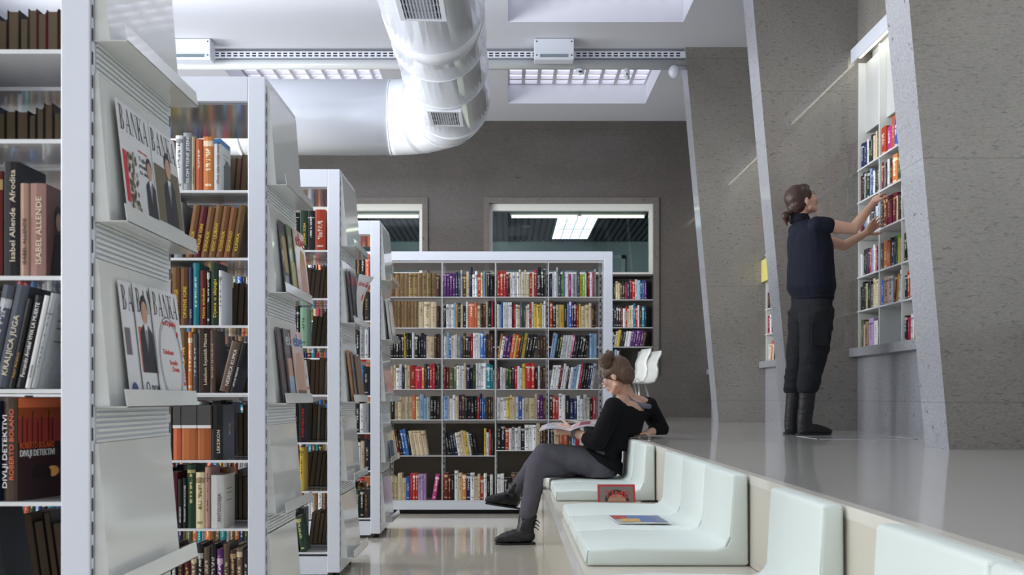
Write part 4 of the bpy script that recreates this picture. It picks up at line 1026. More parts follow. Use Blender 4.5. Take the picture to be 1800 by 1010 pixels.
plain_mag(1, 1, 3.86, .0065, 'middle magazine on second rack upper ledge, greenish cover', GRN, arts=(((180, 170, 120), [(.05, .1), (.5, .1), (.5, .5), (.05, .5)]),))
plain_mag(1, 1, 3.945, .013, 'right magazine on second rack upper ledge, red round lettering over pale cover', PNK, mast='ebe', mm=REDI, arts=(((196, 150, 128), [(.3, .05), (.85, .05), (.9, .6), (.5, .72), (.3, .5)]), ((190, 150, 60), [(.5, .55), (.8, .5), (.85, .7), (.55, .74)])))
plain_mag(1, 2, 3.72, 0, 'backmost magazine on second rack lower ledge, only dark edge showing', DK, arts=())
plain_mag(1, 2, 3.80, .0065, 'magazine on second rack lower ledge with white lettering over a grey photo', DK, mast='ebe', mm=PAPER, arts=(((150, 176, 196), [(.1, .03), (.95, .03), (.95, .35), (.1, .35)]), ((188, 150, 132), [(.1, .35), (.5, .35), (.5, .6), (.1, .6)])))
plain_mag(1, 2, 3.905, .013, 'magazine on second rack lower ledge with blue round lettering over a baby', PNK, mast='ebe', mm=BLUEI, arts=(((198, 156, 134), [(.2, .1), (.8, .1), (.9, .5), (.7, .7), (.3, .68), (.1, .4)]), ((120, 90, 74), [(.1, .03), (.9, .03), (.9, .16), (.1, .16)])))
r = plain_mag(1, 2, 4.109, .004, 'small white booklet with a black bird at right end of second rack', PAPER, w=.09, h=.17, arts=())
b = MB(); disc(b, Z(1, TH), .045, .1, .008, .006); flat(b, Z(1, TH), [(.04, .1), (.052, .1), (.046, .118)]); b.build('bird_mark', NAVYI, r)
text('headline', 'Ptice', .02, mat('headline_red', (206, 70, 76)), r, Z(1, TH) @ Matrix.Translation((.012, .05, 0)), width=.066)
# third rack: two dark ones, one bent forward
plain_mag(2, 1, 5.20, 0, 'backmost dark magazine on the third rack upper ledge', DK, arts=(((170, 60, 70), [(.1, .75), (.9, .75), (.9, .9), (.1, .9)]),))
plain_mag(2, 1, 5.27, .0065, 'second dark magazine on the third rack upper ledge, left of bent one', DK, arts=(((170, 60, 70), [(.1, .75), (.9, .75), (.9, .9), (.1, .9)]),))
# the bent magazine: a curved sheet leaning out of the rack
root = bpy.data.objects.new('magazine', None); COL.objects.link(root)
Tm = rack_T(2, 1, 5.33, off=.012); loc, rot, _ = Tm.decompose(); root.location = loc; root.rotation_mode = 'QUATERNION'; root.rotation_quaternion = rot
tag(root, 'magazine with red title curling forward out of the third rack', 'magazine', GM)
def bend(u, v, o=0.):
    k = max(0, v-.06)/.22
    return V((u*(1+.0)+.035*k*k, v-.01*k, o+.085*k*k*(.35+.65*u/.2)))
b = MB(); NU, NV = 6, 10
for o_ in (0, .003):
    for i in range(NU):
        for j in range(NV):
            q = [bend(.2*(i+a)/NU, .275*(j+c)/NV, o_) for a, c in ((0, 0), (1, 0), (1, 1), (0, 1))]
            b.poly(q if o_ else q[::-1])
bmesh.ops.remove_doubles(b.bm, verts=b.bm.verts, dist=.0001)
b.build('cover', PAPER, root, smooth=True)
def bent_text(s, size, m, u, v, w):
    o = text('masthead', s, size, m, root, Matrix(), width=w, extrude=.0003)
    for vv in o.data.vertices:
        p = bend(u+vv.co.x, v+vv.co.y, .0036+vv.co.z); vv.co = p
bent_text('Ljekovite biljke', .042, REDI, .01, .215, .18)
b = MB()
for (cu, cv, r_) in ((.15, .16, .02),):
    b.poly([bend(cu+r_*math.cos(a*math.pi/8), cv+r_*math.sin(a*math.pi/8), .0038) for a in range(16)])
b.build('round_badge', mat('badge_red', (208, 74, 60), .4), root)
plain_mag(2, 2, 5.20, 0, 'orange-brown edged magazine at left on third rack lower ledge', mat('magazine_amber', (176, 124, 70), .35, mottle=(40, .4)), h=.26)
plain_mag(2, 2, 5.27, .0065, 'dark magazine in the middle of third rack lower ledge', DK, h=.25)
plain_mag(2, 2, 5.36, .013, 'speckled brown magazine at right on third rack lower ledge', mat('magazine_brown', (120, 98, 74), .35, mottle=(60, .6)), h=.24)
plain_mag(3, 1, 6.70, 0, 'left white magazine on fourth rack upper ledge', PAPER, h=.27); r = plain_mag(3, 1, 6.83, .0065, 'right white magazine on fourth rack upper ledge, with dark red arc', PAPER, h=.27)
b = MB()
for q in range(12):
    a0, a1 = math.radians(-50+110*q/12), math.radians(-50+110*(q+1)/12); flat(b, Z(1, TH), [(.09+(.05+o_)*math.cos(a), .13+(.06+o_)*math.sin(a)) for a, o_ in ((a0, 0), (a1, 0), (a1, .009), (a0, .009))])
b.build('arc_print', mat('arc_maroon', (110, 36, 50), .4), r)
plain_mag(3, 3, 6.8, 0, 'small stack of leaflets on the fourth rack third ledge, topped blue', mat('leaflet_blue', (76, 96, 128), .4), w=.11, h=.13, th=.012)
plain_mag(3, 3, 6.93, .0, 'pale leaflet stack at the right end of the fourth rack', mat('leaflet_pale', (196, 192, 188), .4), w=.11, h=.12, th=.014)
# magazines on the bench
w, h = .2, .27
Tm = Matrix.Translation((.44, 4.08, ZS+.0685)) @ Matrix.Rotation(math.radians(3), 4, 'Z')
r = mag_root(Tm, 'open-topped colourful magazine lying on the middle joined cushion', w=.215, h=.27)
b = MB()
for q, (c, pts) in enumerate((((184, 66, 62), [(.02, .5), (.3, .5), (.3, .95), (.02, .95)]), ((96, 120, 170), [(.3, .1), (.75, .1), (.75, .95), (.3, .95)]), ((206, 170, 92), [(.1, .1), (.45, .1), (.5, .5), (.15, .55)]), ((120, 130, 160), [(.75, .05), (.95, .05), (.95, .9), (.75, .9)]))):
    flat(b, Z(q, TH), [(u*.215, v*.27) for u, v in pts], q)
b.build('picture', [mat('lie_art%d' % q, c, .4, mottle=(50, .4)) for q, c in enumerate(((184, 66, 62), (96, 120, 170), (206, 170, 92), (120, 130, 160)))], r)
Tm = Matrix.Translation((.49, 5.585, ZS+.004)) @ Matrix.Rotation(math.radians(68), 4, 'X')
r = mag_root(Tm, 'red-bordered magazine propped against the cushion edge below the seated woman', w=.205, h=.098, th=.006, body=mat('time_red', (186, 40, 40), .35, coat=.3))
b = MB(); flat(b, Z(0, .006), [(.012, .002), (.193, .002), (.193, .086), (.012, .086)]); b.build('cover_picture', mat('time_grey', (120, 114, 108), .4, mottle=(60, .2)), r)
b = MB(); disc(b, Z(1, .006), .104, .002, .066, .066, 0, 20, 0, 180); disc(b, Z(2, .006), .104, .002, .05, .04, 1, 20, 0, 180); b.build('head_print', [mat('time_hair', (52, 40, 36), .5), mat('time_face', (170, 128, 104), .5)], r)
text('masthead', 'TIME', .056, mat('time_letters', (206, 52, 46), .4), r, Z(3, .006) @ Matrix.Translation((.034, .022, 0)), width=.138)
t = MB().tube([(.0, 0, 0), (.012, 0, 0), (.11, .0, 0), (.118, 0, 0)], [.003, .0055, .0055, .004], 10).build('pen', BLACKM); t.location = (.725, 5.6, ZS+.0062); t.rotation_euler.z = math.radians(6)
tag(t, 'black pen lying on the bench beside the red-bordered magazine', 'pen')
MB().box(.02, .06, -.002, .002, .005, .0075).build('clip', mat('pen_clip', (140, 140, 145), .3, metal=.8), t)

# ------------------------------------------------------------------ white curved chairs behind the seated woman
def chair(x, y, rz, label):
    t = empty('shell_chair', (x, y, ZP), math.radians(rz), label, 'chair', 'white curved chairs at the back of the platform')
    path = [(-.20, .43), (-.17, .455), (-.05, .45), (.08, .44), (.16, .455), (.2, .52), (.215, .60), (.205, .66), (.225, .72), (.262, .78), (.275, .83)]
    rr = []; th = .012
    for i, (u, z) in enumerate(path):
        a = path[max(i-1, 0)]; c = path[min(i+1, len(path)-1)]
        tx, tz = c[0]-a[0], c[1]-a[1]; l = math.hypot(tx, tz); nx, nz = -tz/l, tx/l
        hw = (.2, .215, .22, .22, .21, .2, .19, .17, .165, .16, .15)[i]
        rr.append([V((u+nx*o_*th, w_, z+nz*o_*th)) for o_, w_ in ((-.5, -hw), (-.5, -hw*.5), (-.5, 0), (-.5, hw*.5), (-.5, hw), (.5, hw), (.5, hw*.5), (.5, 0), (.5, -hw*.5), (.5, -hw))])
    b = MB().rings(rr); b.build('seat_shell', mat('chair_white', (224, 226, 222), .3, coat=.3), t)
    for sx, sy in ((-.16, -.17), (-.16, .17), (.13, -.17), (.13, .17)):
        MB().tube([(sx*.6, sy*.6, .44), (sx*1.25, sy*1.2, .0)], .011, 10).build('leg', mat('chair_chrome', (196, 200, 202), .2, metal=.8), t)
    return t
chair(1.33, 11.75, 14, 'left white curved chair behind the seated woman, partly hidden')
chair(1.53, 12.3, 14, 'right white curved chair behind the seated woman, nearer the fins')
# ------------------------------------------------------------------ people
SKIN = mat('skin', (206, 164, 142), .5, mottle=(30, .06))
def rig(fwd, up=V((0, 0, 1))):
    f = V(fwd).normalized(); l = up.cross(f).normalized(); u = f.cross(l).normalized()
    return f, l, u
def head(b, c, f, l, u, s=1.0):
    """skull, jaw, nose, lips, chin, ears about a head centre; f = gaze, l = person's left"""
    R = Matrix((f, l, u)).transposed()
    def q(a, d, e): return c+(f*a+l*d+u*e)*s
    b.ball(q(-.012, 0, .028), V((.094, .074, .088))*s, R, 18)
    b.ball(q(.028, 0, -.022), V((.064, .060, .082))*s, R, 16)
    b.ball(q(.058, 0, -.080), V((.030, .030, .026))*s, R, 12)     # chin
    b.seg(q(.010, .045, -.06), q(.062, .012, -.083), .022*s, .020*s); b.seg(q(.010, -.045, -.06), q(.062, -.012, -.083), .022*s, .020*s)
    b.chain([q(.080, 0, .018), q(.096, 0, -.008), q(.107, 0, -.022)], [.009*s, .010*s, .0115*s], 10)   # nose
    for d in (-1, 1):
        b.ball(q(.094, d*.011, -.026), V((.010, .0085, .0075))*s, R, 8)
        b.ball(q(.066, d*.034, -.018), V((.026, .024, .024))*s, R, 10)      # cheek
        b.seg(q(.079, d*.012, .028), q(.066, d*.044, .026), .010*s, .009*s)   # brow
        b.ball(q(-.008, d*.074, -.012), V((.019, .008, .031))*s, R, 10)      # ear
    b.ball(q(.087, 0, -.047), V((.010, .022, .0065))*s, R, 10); b.ball(q(.084, 0, -.058), V((.011, .019, .007))*s, R, 10)
def face_parts(par, c, f, l, u, s=1.0):
    R = Matrix((f, l, u)).transposed()
    def q(a, d, e): return c+(f*a+l*d+u*e)*s
    for d in (-1, 1):
        b = MB(); b.ball(q(.0745, d*.031, .006), V((.012, .014, .0095))*s, R, 12); e = b.build('eye', mat('eye_white', (226, 222, 216), .2), par)
        b = MB(); b.ball(q(.0845, d*.0325, .006), V((.004, .0062, .0062))*s, R, 10); b.build('iris', mat('iris_brown', (58, 40, 28), .2), e)
        b = MB(); b.chain([q(.0865, d*.013, .028), q(.084, d*.031, .033), q(.073, d*.049, .028)], [.003*s, .0032*s, .002*s], 8); b.build('eyebrow', mat('brow_brown', (62, 42, 34), .8), par)
        b = MB(); b.chain([q(.084, d*.018, .010), q(.0865, d*.032, .0155), q(.078, d*.046, .009)], [.0022*s]*3, 6); b.build('eyelashes', mat('lash_dark', (36, 26, 24), .8), par)
    b = MB(); b.ball(q(.0905, 0, -.047), V((.0085, .021, .0052))*s, R, 12); b.ball(q(.0885, 0, -.0575), V((.009, .018, .006))*s, R, 12)
    b.build('lips', mat('lips_rose', (172, 104, 98), .45), par)
def hand(b, wrist, d, n, thumb, curl=(25, 30, 20), s=1.0, spread=6, thumb_out=45, curls=None):
    """palm and five fingers. d: pointing direction, n: out of the back of the hand, thumb: +-1 side of d x n"""
    d = V(d).normalized(); n = (V(n)-d*V(n).dot(d)).normalized(); sd = d.cross(n)*thumb
    w = V(wrist)
    b.loft([(w-d*.01, sd*.026*s, n*.019*s), (w+d*.025*s, sd*.032*s, n*.016*s), (w+d*.06*s, sd*.040*s, n*.0145*s), (w+d*.090*s, sd*.041*s, n*.0125*s), (w+d*.098*s, sd*.036*s, n*.008*s)], 14)
    L = ((.044, .027, .022), (.049, .031, .023), (.045, .029, .022), (.034, .022, .019))
    for i in range(4):
        o = .030-.020*i; a0 = math.radians(spread*(1.5-i))
        dd = (d*math.cos(a0)+sd*math.sin(a0)).normalized(); p = w+d*(.088-.004*abs(i-1))*s+sd*o*s
        pts = [p-dd*.02*s, p]; ang = 0; cs = curls[i] if curls else curl
        for ln, c in zip(L[i], cs):
            ang += math.radians(c+i*2); p = p+(dd*math.cos(ang)-n*math.sin(ang))*ln*s; pts.append(p)
        b.chain(pts, [.0095*s, .0095*s, .0086*s, .0079*s, .0068*s], 10)
    a = math.radians(thumb_out); td = (d*math.cos(a)+sd*math.sin(a)-n*.25).normalized(); p = w+d*.022*s+sd*.026*s-n*.004*s
    td2 = (td+d*.45-n*.15).normalized()
    b.chain([p-td*.012*s, p+td*.036*s, p+td*.036*s+td2*.033*s, p+td*.036*s+td2*.033*s+(td2+d*.3).normalized()*.024*s], [.014*s, .0115*s, .0098*s, .0078*s], 10)
def folds(amp, scale, stretch=(1, 1, 1), seed=0.):
    def f(co):
        p = V((co.x*scale*stretch[0]+seed, co.y*scale*stretch[1], co.z*scale*stretch[2]))
        a = noise.noise(p); c = noise.noise(p*2.3+V((5, 3, 1)))
        return amp*((1-abs(a)*2)*.7+c*.4)
    return f
def cloth(name, col, rough=.85, sc=220, st=.12):
    return mat(name, col, rough, spec=.2, mottle=(9, .18), bump=(sc, st))
def hairmat(name, dark, light):
    m = mat(name, dark, .45, spec=.4)
    nt = m.node_tree; N = nt.nodes; L = nt.links; b = N['Principled BSDF']
    tc = N.new('ShaderNodeTexCoord'); mp = N.new('ShaderNodeMapping'); mp.inputs['Scale'].default_value = (130, 130, 16)
    n = N.new('ShaderNodeTexNoise'); n.inputs['Scale'].default_value = 1; n.inputs['Detail'].default_value = 3
    L.new(tc.outputs['Object'], mp.inputs['Vector']); L.new(mp.outputs['Vector'], n.inputs['Vector'])
    mx = N.new('ShaderNodeMix'); mx.data_type = 'RGBA'; mx.inputs['A'].default_value = lin(dark); mx.inputs['B'].default_value = lin(light)
    L.new(n.outputs['Fac'], mx.inputs['Factor']); L.new(mx.outputs['Result'], b.inputs['Base Color'])
    bp = N.new('ShaderNodeBump'); bp.inputs['Strength'].default_value = .5; bp.inputs['Distance'].default_value = .003
    L.new(n.outputs['Fac'], bp.inputs['Height']); L.new(bp.outputs['Normal'], b.inputs['Normal'])
    return m

# ======================= standing woman, reaching up to the shelf
Y1 = 7.35
def Q(px, py, dy=0.): return P(px, py, Y1+dy)
f, l, u = rig((.985, .17, 0))          # body faces the shelves, slightly away from the camera
hf = V((.90, .20, .38)).normalized(); hf, hl, hu = rig(hf)
hc = Q(1410, 353, .0)
shN, shF = Q(1424, 402)-l*.165, Q(1424, 402)+l*.165       # near (right) and far (left) shoulder
elN, wrN = P(1500, 402, 7.22), P(1534, 358, 7.50)
elF, wrF = P(1483, 432, 7.62), P(1523, 409, 7.58)
hip = Q(1426, 538)
b = MB()
head(b, hc, hf, hl, hu, 1.04)
b.chain([Q(1407, 398), Q(1407, 380), Q(1408, 364)], [.062, .052, .052], 14)
b.loft([(hip-u*.06, f*.09, l*.14), (hip+u*.02, f*.11, l*.165), (Q(1425, 485), f*.095, l*.14), (Q(1426, 440), f*.11, l*.15), (Q(1422, 412), f*.1, l*.165), (Q(1414, 396), f*.06, l*.11), (Q(1408, 390), f*.045, l*.05)], 20)
b.chain([shN, elN, wrN], [.050, .040, .026], 14); b.chain([shF, elF, wrF], [.050, .039, .026], 14)
b.seg(shN, elN+(shN-elN)*.35, .052, .044); b.seg(elN, elN+(wrN-elN)*.45, .041, .037)
hand(b, wrN, P(1546, 337, 7.58)-wrN, V((-.75, -.45, .25)), 1, curl=(28, 42, 30), curls=((22, 40, 30), (34, 46, 30), (26, 40, 28), (30, 38, 26)), spread=9)
hand(b, wrF, P(1541, 390, 7.63)-wrF, V((.1, .9, .3)), -1, curl=(10, 14, 10), spread=5)
for sgn in (-1, 1):
    hj = hip+l*.09*sgn
    kn = Q(1421, 628)+l*.088*sgn; an = Q(1406 if sgn < 0 else 1401, 742)+l*.085*sgn
    b.chain([hj, kn, an], [.085, .058, .030], 14)
    b.seg(an, an+f*.12-u*.045, .026, .018)
woman = b.build('person', SKIN); remesh(woman, .0055, 2)
tag(woman, 'woman in dark polo shirt and trousers standing on the platform, reaching up to the bookshelf', 'person')
face_parts(woman, hc, hf, hl, hu, 1.04)
HB = hairmat('hair_dark_brown', (34, 24, 22), (78, 52, 42))
R = Matrix((hf, hl, hu)).transposed()
def hq(a, d, e): return hc+(hf*a+hl*d+hu*e)*1.04
b = MB(); b.ball(hq(-.026, 0, .034), V((.094, .085, .092)), R, 20); b.ball(hq(-.055, 0, -.01), V((.062, .076, .075)), R, 16); b.ball(hq(.028, 0, .075), V((.056, .062, .036)), R, 14)
for d in (-1, 1): b.ball(hq(.014, d*.062, .035), V((.045, .018, .044)), R, 10)
b.chain([hq(-.10, 0, -.03), hq(-.14, 0, -.05)], [.03, .016], 10)
b.chain([hq(-.07, 0, -.06), hq(-.06, 0, -.09)], [.03, .012], 10)
h = b.build('hair', HB, woman); remesh(h, .006, 3, folds(.0022, 60, (1, 1, .3)))
b = MB(); b.ball(hq(-.158, 0, -.055), V((.028, .026, .034)), R, 12); b.chain([hq(-.165, 0, -.07), hq(-.17, .004, -.115)], [.016, .004], 8); b.chain([hq(-.15, .0, -.07), hq(-.148, -.01, -.105)], [.014, .003], 8)
hb = b.build('hair_knot', HB, h); remesh(hb, .004, 2, folds(.003, 70))
NAVYC = cloth('dark_navy_jersey', (25, 29, 42))
b = MB()
b.loft([(Q(1428, 527), f*.125, l*.172), (Q(1428, 519), f*.140, l*.182), (Q(1426, 505), f*.163, l*.20), (Q(1425, 485), f*.158, l*.195), (Q(1425, 455), f*.150, l*.185), (Q(1424, 432), f*.152, l*.185), (Q(1421, 412), f*.13, l*.19), (Q(1414, 398), f*.085, l*.14), (Q(1409, 389), f*.062, l*.07), (Q(1406, 380), f*.058, l*.06)], 24)
for sh, el in ((shN, elN), (shF, elF)):
    dr = (el-sh).normalized(); b.chain([sh-dr*.03, sh+dr*.015, sh+dr*.045], [.058, .060, .059], 14)
    b.seg(Q(1412, 402), sh, .06, .057)
o = b.build('polo_shirt', NAVYC, woman); remesh(o, .008, 4, folds(.005, 9, (1.2, 1.2, .6), 2))
b = MB()
for k, z in enumerate((516, 525)): b.loft([(Q(1428, z+3), f*.137, l*.182), (Q(1428, z-1), f*.141, l*.186), (Q(1428, z-5), f*.137, l*.182)], 30)
b.build('waistband', cloth('waistband_navy', (22, 25, 36)), o, smooth=True)
b = MB(); b.loft([(Q(1408, 392), f*.075, l*.078), (Q(1406, 383), f*.068, l*.07), (Q(1405, 377), f*.062, l*.064)], 26); b.build('collar', MATS['waistband_navy'], o)
TRO = cloth('charcoal_trousers', (36, 37, 41), sc=160)
b = MB()
b.loft([(Q(1427, 565), f*.115, l*.16), (Q(1426, 545), f*.135, l*.18), (Q(1427, 530), f*.135, l*.178), (Q(1428, 514), f*.120, l*.165)], 22)
for sgn in (-1, 1):
    o_ = l*.088*sgn; dx = -4 if sgn > 0 else 0
    pts = [(1425, 545, .118), (1424, 585, .110), (1421+dx, 620, .096), (1417+dx, 645, .084), (1412+dx, 668, .078), (1410+dx, 682, .074), (1408+dx, 690, .058)]
    b.loft([(Q(x, y)+o_, f*r_*1.05, l*r_*.88) for x, y, r_ in pts[::-1]], 18)
o = b.build('trousers', TRO, woman); remesh(o, .009, 3, folds(.009, 8, (1, 1, 1.6), 7))
b = MB(); b.box(-.003, .003, -.06, .06, -.08, .08); T = Matrix.Translation(Q(1417, 590)-l*.205) @ Matrix((l, f, u)).transposed().to_4x4()
b.build('cargo_pocket', TRO, o, bevel=.002, T=T)
BOOT = mat('black_boot', (20, 20, 23), .55, bump=(40, .2))
for sgn in (-1, 1):
    dx = 0 if sgn < 0 else -4; o_ = l*.085*sgn
    zf = ZP
    a_ = Q(1405+dx, 742)+o_
    base = V((a_.x, a_.y, zf))
    b = MB(); b.loft([(Q(1410+dx, 686)+o_, f*.058, l*.05), (Q(1408+dx, 712)+o_, f*.056, l*.048), (Q(1405+dx, 736)+o_, f*.052, l*.045), (base+f*.005+u*.05, f*.058, l*.042), (base+f*.01+u*.012, f*.06, l*.04)], 16)
    for (x, r_) in ((.0, .042), (.06, .042), (.12, .036), (.17, .028)):
        pass
    b.chain([base+u*.045, base+f*.08+u*.038, base+f*.15+u*.028, base+f*.185+u*.022], [.046, .042, .032, .022], 12)
    ob = b.build('boot', BOOT, woman); remesh(ob, .006, 2, folds(.004, 16, (1, 1, 2.2)))
    for v in ob.data.vertices: v.co.z = max(v.co.z, zf+.012)
    fp = [(-.055, -.03), (-.03, -.042), (.05, -.040), (.12, -.042), (.175, -.028), (.205, 0), (.175, .028), (.12, .04), (.05, .036), (-.03, .04), (-.055, .03)]
    T = Matrix.Translation(base) @ Matrix((f, l, u)).transposed().to_4x4()
    MB().prism(fp, .001, .014, 'z').build('sole', BLACKM, ob, bevel=.003, T=T)

# ======================= seated woman, reading with crossed legs
Y2 = 6.58
def Q2(px, py, y=Y2): return P(px, py, y)
f, l, u = rig((-.84, .54, 0))            # chest turned away from the camera
hd = V((-.80, .42, -.50)).normalized(); hd, hl, hu = rig(hd)
hc = Q2(1083, 660, 6.55)
seat = ZS+.062
hips = V((.578, 6.56, seat+.095))
neck0, neck1 = Q2(1103, 700, 6.60), Q2(1092, 674, 6.57)
shL, shR = Q2(1079, 716, 6.44), Q2(1139, 714, 6.74)
elL, wrL = Q2(1050, 776, 6.34), Q2(1004, 758, 6.46)
elR, wrR = V((1.005, 6.76, ZP+.058)), V((.905, 6.62, ZP+.034))
hjL, hjR = hips+V((-.01, -.085, 0)), hips+V((-.01, .09, -.005))
knR = Q2(944, 822, 6.44); anR = P(924, 922, 6.33)
knL = Q2(957, 797, 6.47); anL = P(902, 866, 6.60)
footR = V((-.90, -.12, 0)).normalized(); footL = (P(862, 874, 6.52)-P(900, 880, 6.60)).normalized()
b = MB()
head(b, hc, hd, hl, hu, .98)
b.chain([neck0-u*.02, neck0, neck1], [.066, .056, .052], 14)
def tor(px, py, y, hs, hf_): return (Q2(px, py, y), f*hf_, l*hs)
b.loft([(hips-u*.07, V((.12, 0, 0)), V((0, .16, 0))), (hips+u*.03, V((.13, 0, 0)), V((0, .175, 0))), tor(1082, 778, 6.57, .14, .105), tor(1092, 745, 6.58, .15, .11), tor(1103, 722, 6.59, .165, .095), tor(1107, 708, 6.595, .12, .07), tor(1105, 700, 6.60, .06, .055)], 20)
b.seg(neck0, shL, .05, .05); b.seg(neck0, shR, .05, .05)
b.chain([shL, elL, wrL], [.05, .04, .026], 14); b.seg(elL, elL+(wrL-elL)*.4, .041, .038)
b.chain([shR, elR, wrR], [.05, .04, .027], 14)
hand(b, wrL, V((-.93, .25, .20)), V((-.1, -.9, .45)), 1, curl=(38, 46, 30), spread=4, thumb_out=50, s=.95)
hand(b, wrR, V((-.75, -.62, 0)), V((0, 0, 1)), -1, curl=(3, 7, 5), spread=4, s=.93)
b.chain([hjL, knL, anL], [.088, .060, .032], 14); b.chain([hjR, knR, anR], [.088, .060, .036], 14)
b.seg(anR, anR+footR*.09-V((0, 0, .075)), .022, .012); b.seg(anL, anL+footL*.09-V((0, 0, .06)), .022, .012)
seated = b.build('person', SKIN); remesh(seated, .0055, 2)
tag(seated, 'woman in black sweater sitting cross-legged on white cushions, reading a magazine', 'person')
face_parts(seated, hc, hd, hl, hu, .98)
HM2 = hairmat('hair_light_brown', (54, 40, 32), (112, 86, 66))
R = Matrix((hd, hl, hu)).transposed()
def hq(a, d, e): return hc+(hd*a+hl*d+hu*e)*.98
b = MB(); b.ball(hq(-.022, 0, .032), V((.097, .083, .092)), R, 20); b.ball(hq(-.062, 0, -.015), V((.058, .072, .074)), R, 16); b.ball(hq(.03, 0, .072), V((.055, .06, .036)), R, 14)
for d in (-1, 1): b.ball(hq(.016, d*.06, .035), V((.046, .018, .045)), R, 10)
b.chain([hq(-.09, .01, -.03), hq(-.085, .015, -.085)], [.034, .012], 10)
hr = b.build('hair', HM2, seated); remesh(hr, .006, 3, folds(.0025, 55, (1, 1, .4)))
bc = Q2(1066, 636, 6.50)
b = MB()
for k in range(3):
    a = k*1.1; b.tube([bc+V((.034*math.cos(t*.7+a)*(1-.1*k), .03*math.sin(t*.7+a)*(1-.1*k), -.034+.011*t+.006*k)) for t in range(9)], .019, 10)
b.ball(bc, (.04, .036, .046), None, 12)
kn = b.build('hair_bun', HM2, hr); remesh(kn, .0045, 2, folds(.003, 70))
b = MB()
rr = random.Random(4)
for k in range(26):
    p = hq(-.08+rr.uniform(-.02, .03), rr.uniform(-.06, .065), -.06+rr.uniform(-.02, .03)); q_ = p+V((rr.uniform(-.01, .05), rr.uniform(-.02, .03), -rr.uniform(.03, .075)))
    b.tube([p, (p+q_)/2+V((rr.uniform(-.008, .012), 0, .004)), q_], [.0016, .0012, .0005], 5)
for k in range(5):
    p = hq(.055+.008*k, .07, .03); b.tube([p, p+V((-.012, -.008, -.05)), p+V((.002, -.006, -.085+.01*k))], [.0016, .0013, .0005], 5)
b.build('loose_strands', HM2, hr)
GLS = mat('glasses_frame', (24, 26, 34), .3)
b = MB()
b.tube([hq(-.005, .079, .012), hq(.05, .078, .012), hq(.098, .058, .008)], .0022, 6)
for d in (-1, 1):
    b.tube([hq(.099, d*.032+.024*math.cos(a*math.pi/8), .004+.018*math.sin(a*math.pi/8)) for a in range(17)], .0018, 6)
b.build('glasses', GLS, seated)
# sweater with a wide neckline, tank top strap showing at the back
BLK = cloth('black_knit', (17, 17, 20), .9)
b = MB()
b.loft([(hips+V((.03, 0, -.01)), V((.125, 0, -.075)), V((0, .19, 0))), (hips+V((.012, 0, .05)), V((.150, 0, -.06)), V((0, .195, 0))), tor(1080, 790, 6.56, .182, .142), tor(1083, 770, 6.565, .175, .145), tor(1091, 745, 6.575, .178, .135), tor(1101, 725, 6.585, .185, .115), tor(1106, 714, 6.59, .165, .085)], 26)
b.ball(hips+V((.05, 0, .05)), (.10, .175, .115))
b.chain([shL, elL, elL+(wrL-elL)*.30], [.066, .058, .050], 14); b.chain([shR, elR, elR+(wrR-elR)*.45], [.064, .056, .048], 14)
b.seg(Q2(1098, 728, 6.58), shL, .07, .064); b.seg(Q2(1114, 728, 6.62), shR, .07, .062)
sw = b.build('sweater', BLK, seated); remesh(sw, .008, 4, folds(.006, 8, (1, 1, 1), 4))
def rest(o):
    for v in o.data.vertices:
        if v.co.x > XB and v.co.z < seat+.007: v.co.z = seat+.007
        if v.co.x > .88 and v.co.z < ZP+.006 and v.co.z > ZP-.06: v.co.z = ZP+.006
        elif v.co.z < ZP+.022: v.co.x = min(v.co.x, XP-.106+max(0, v.co.z-seat)/(ZP-seat)*.028)
rest(sw); rest(seated)
# open the neckline: cut away what lies above a tilted plane by the neck
bm = bmesh.new(); bm.from_mesh(sw.data)
nl_c = Q2(1104, 708, 6.60)
axis = (u*1.0-f*.35).normalized()
dl = [v for v in bm.verts if (v.co-(nl_c-axis*.006)).dot(axis) > 0 and (v.co-nl_c-(axis*(v.co-nl_c).dot(axis))).length < .125]
bmesh.ops.delete(bm, geom=dl, context='VERTS'); bm.to_mesh(sw.data); bm.free()
TNK = cloth('grey_tank', (112, 116, 128), .8)
# tank top: a band round the upper back and a racer-back strap towards the neck
b = MB(); b.tube([Q2(1094, 688, 6.56), Q2(1100, 694, 6.545), Q2(1107, 702, 6.535), Q2(1116, 709, 6.545), Q2(1129, 713, 6.575), Q2(1142, 714, 6.635)], [.012, .013, .015, .018, .02, .018], 10)
tk = b.build('tank_top', TNK, seated); remesh(tk, .005, 2)
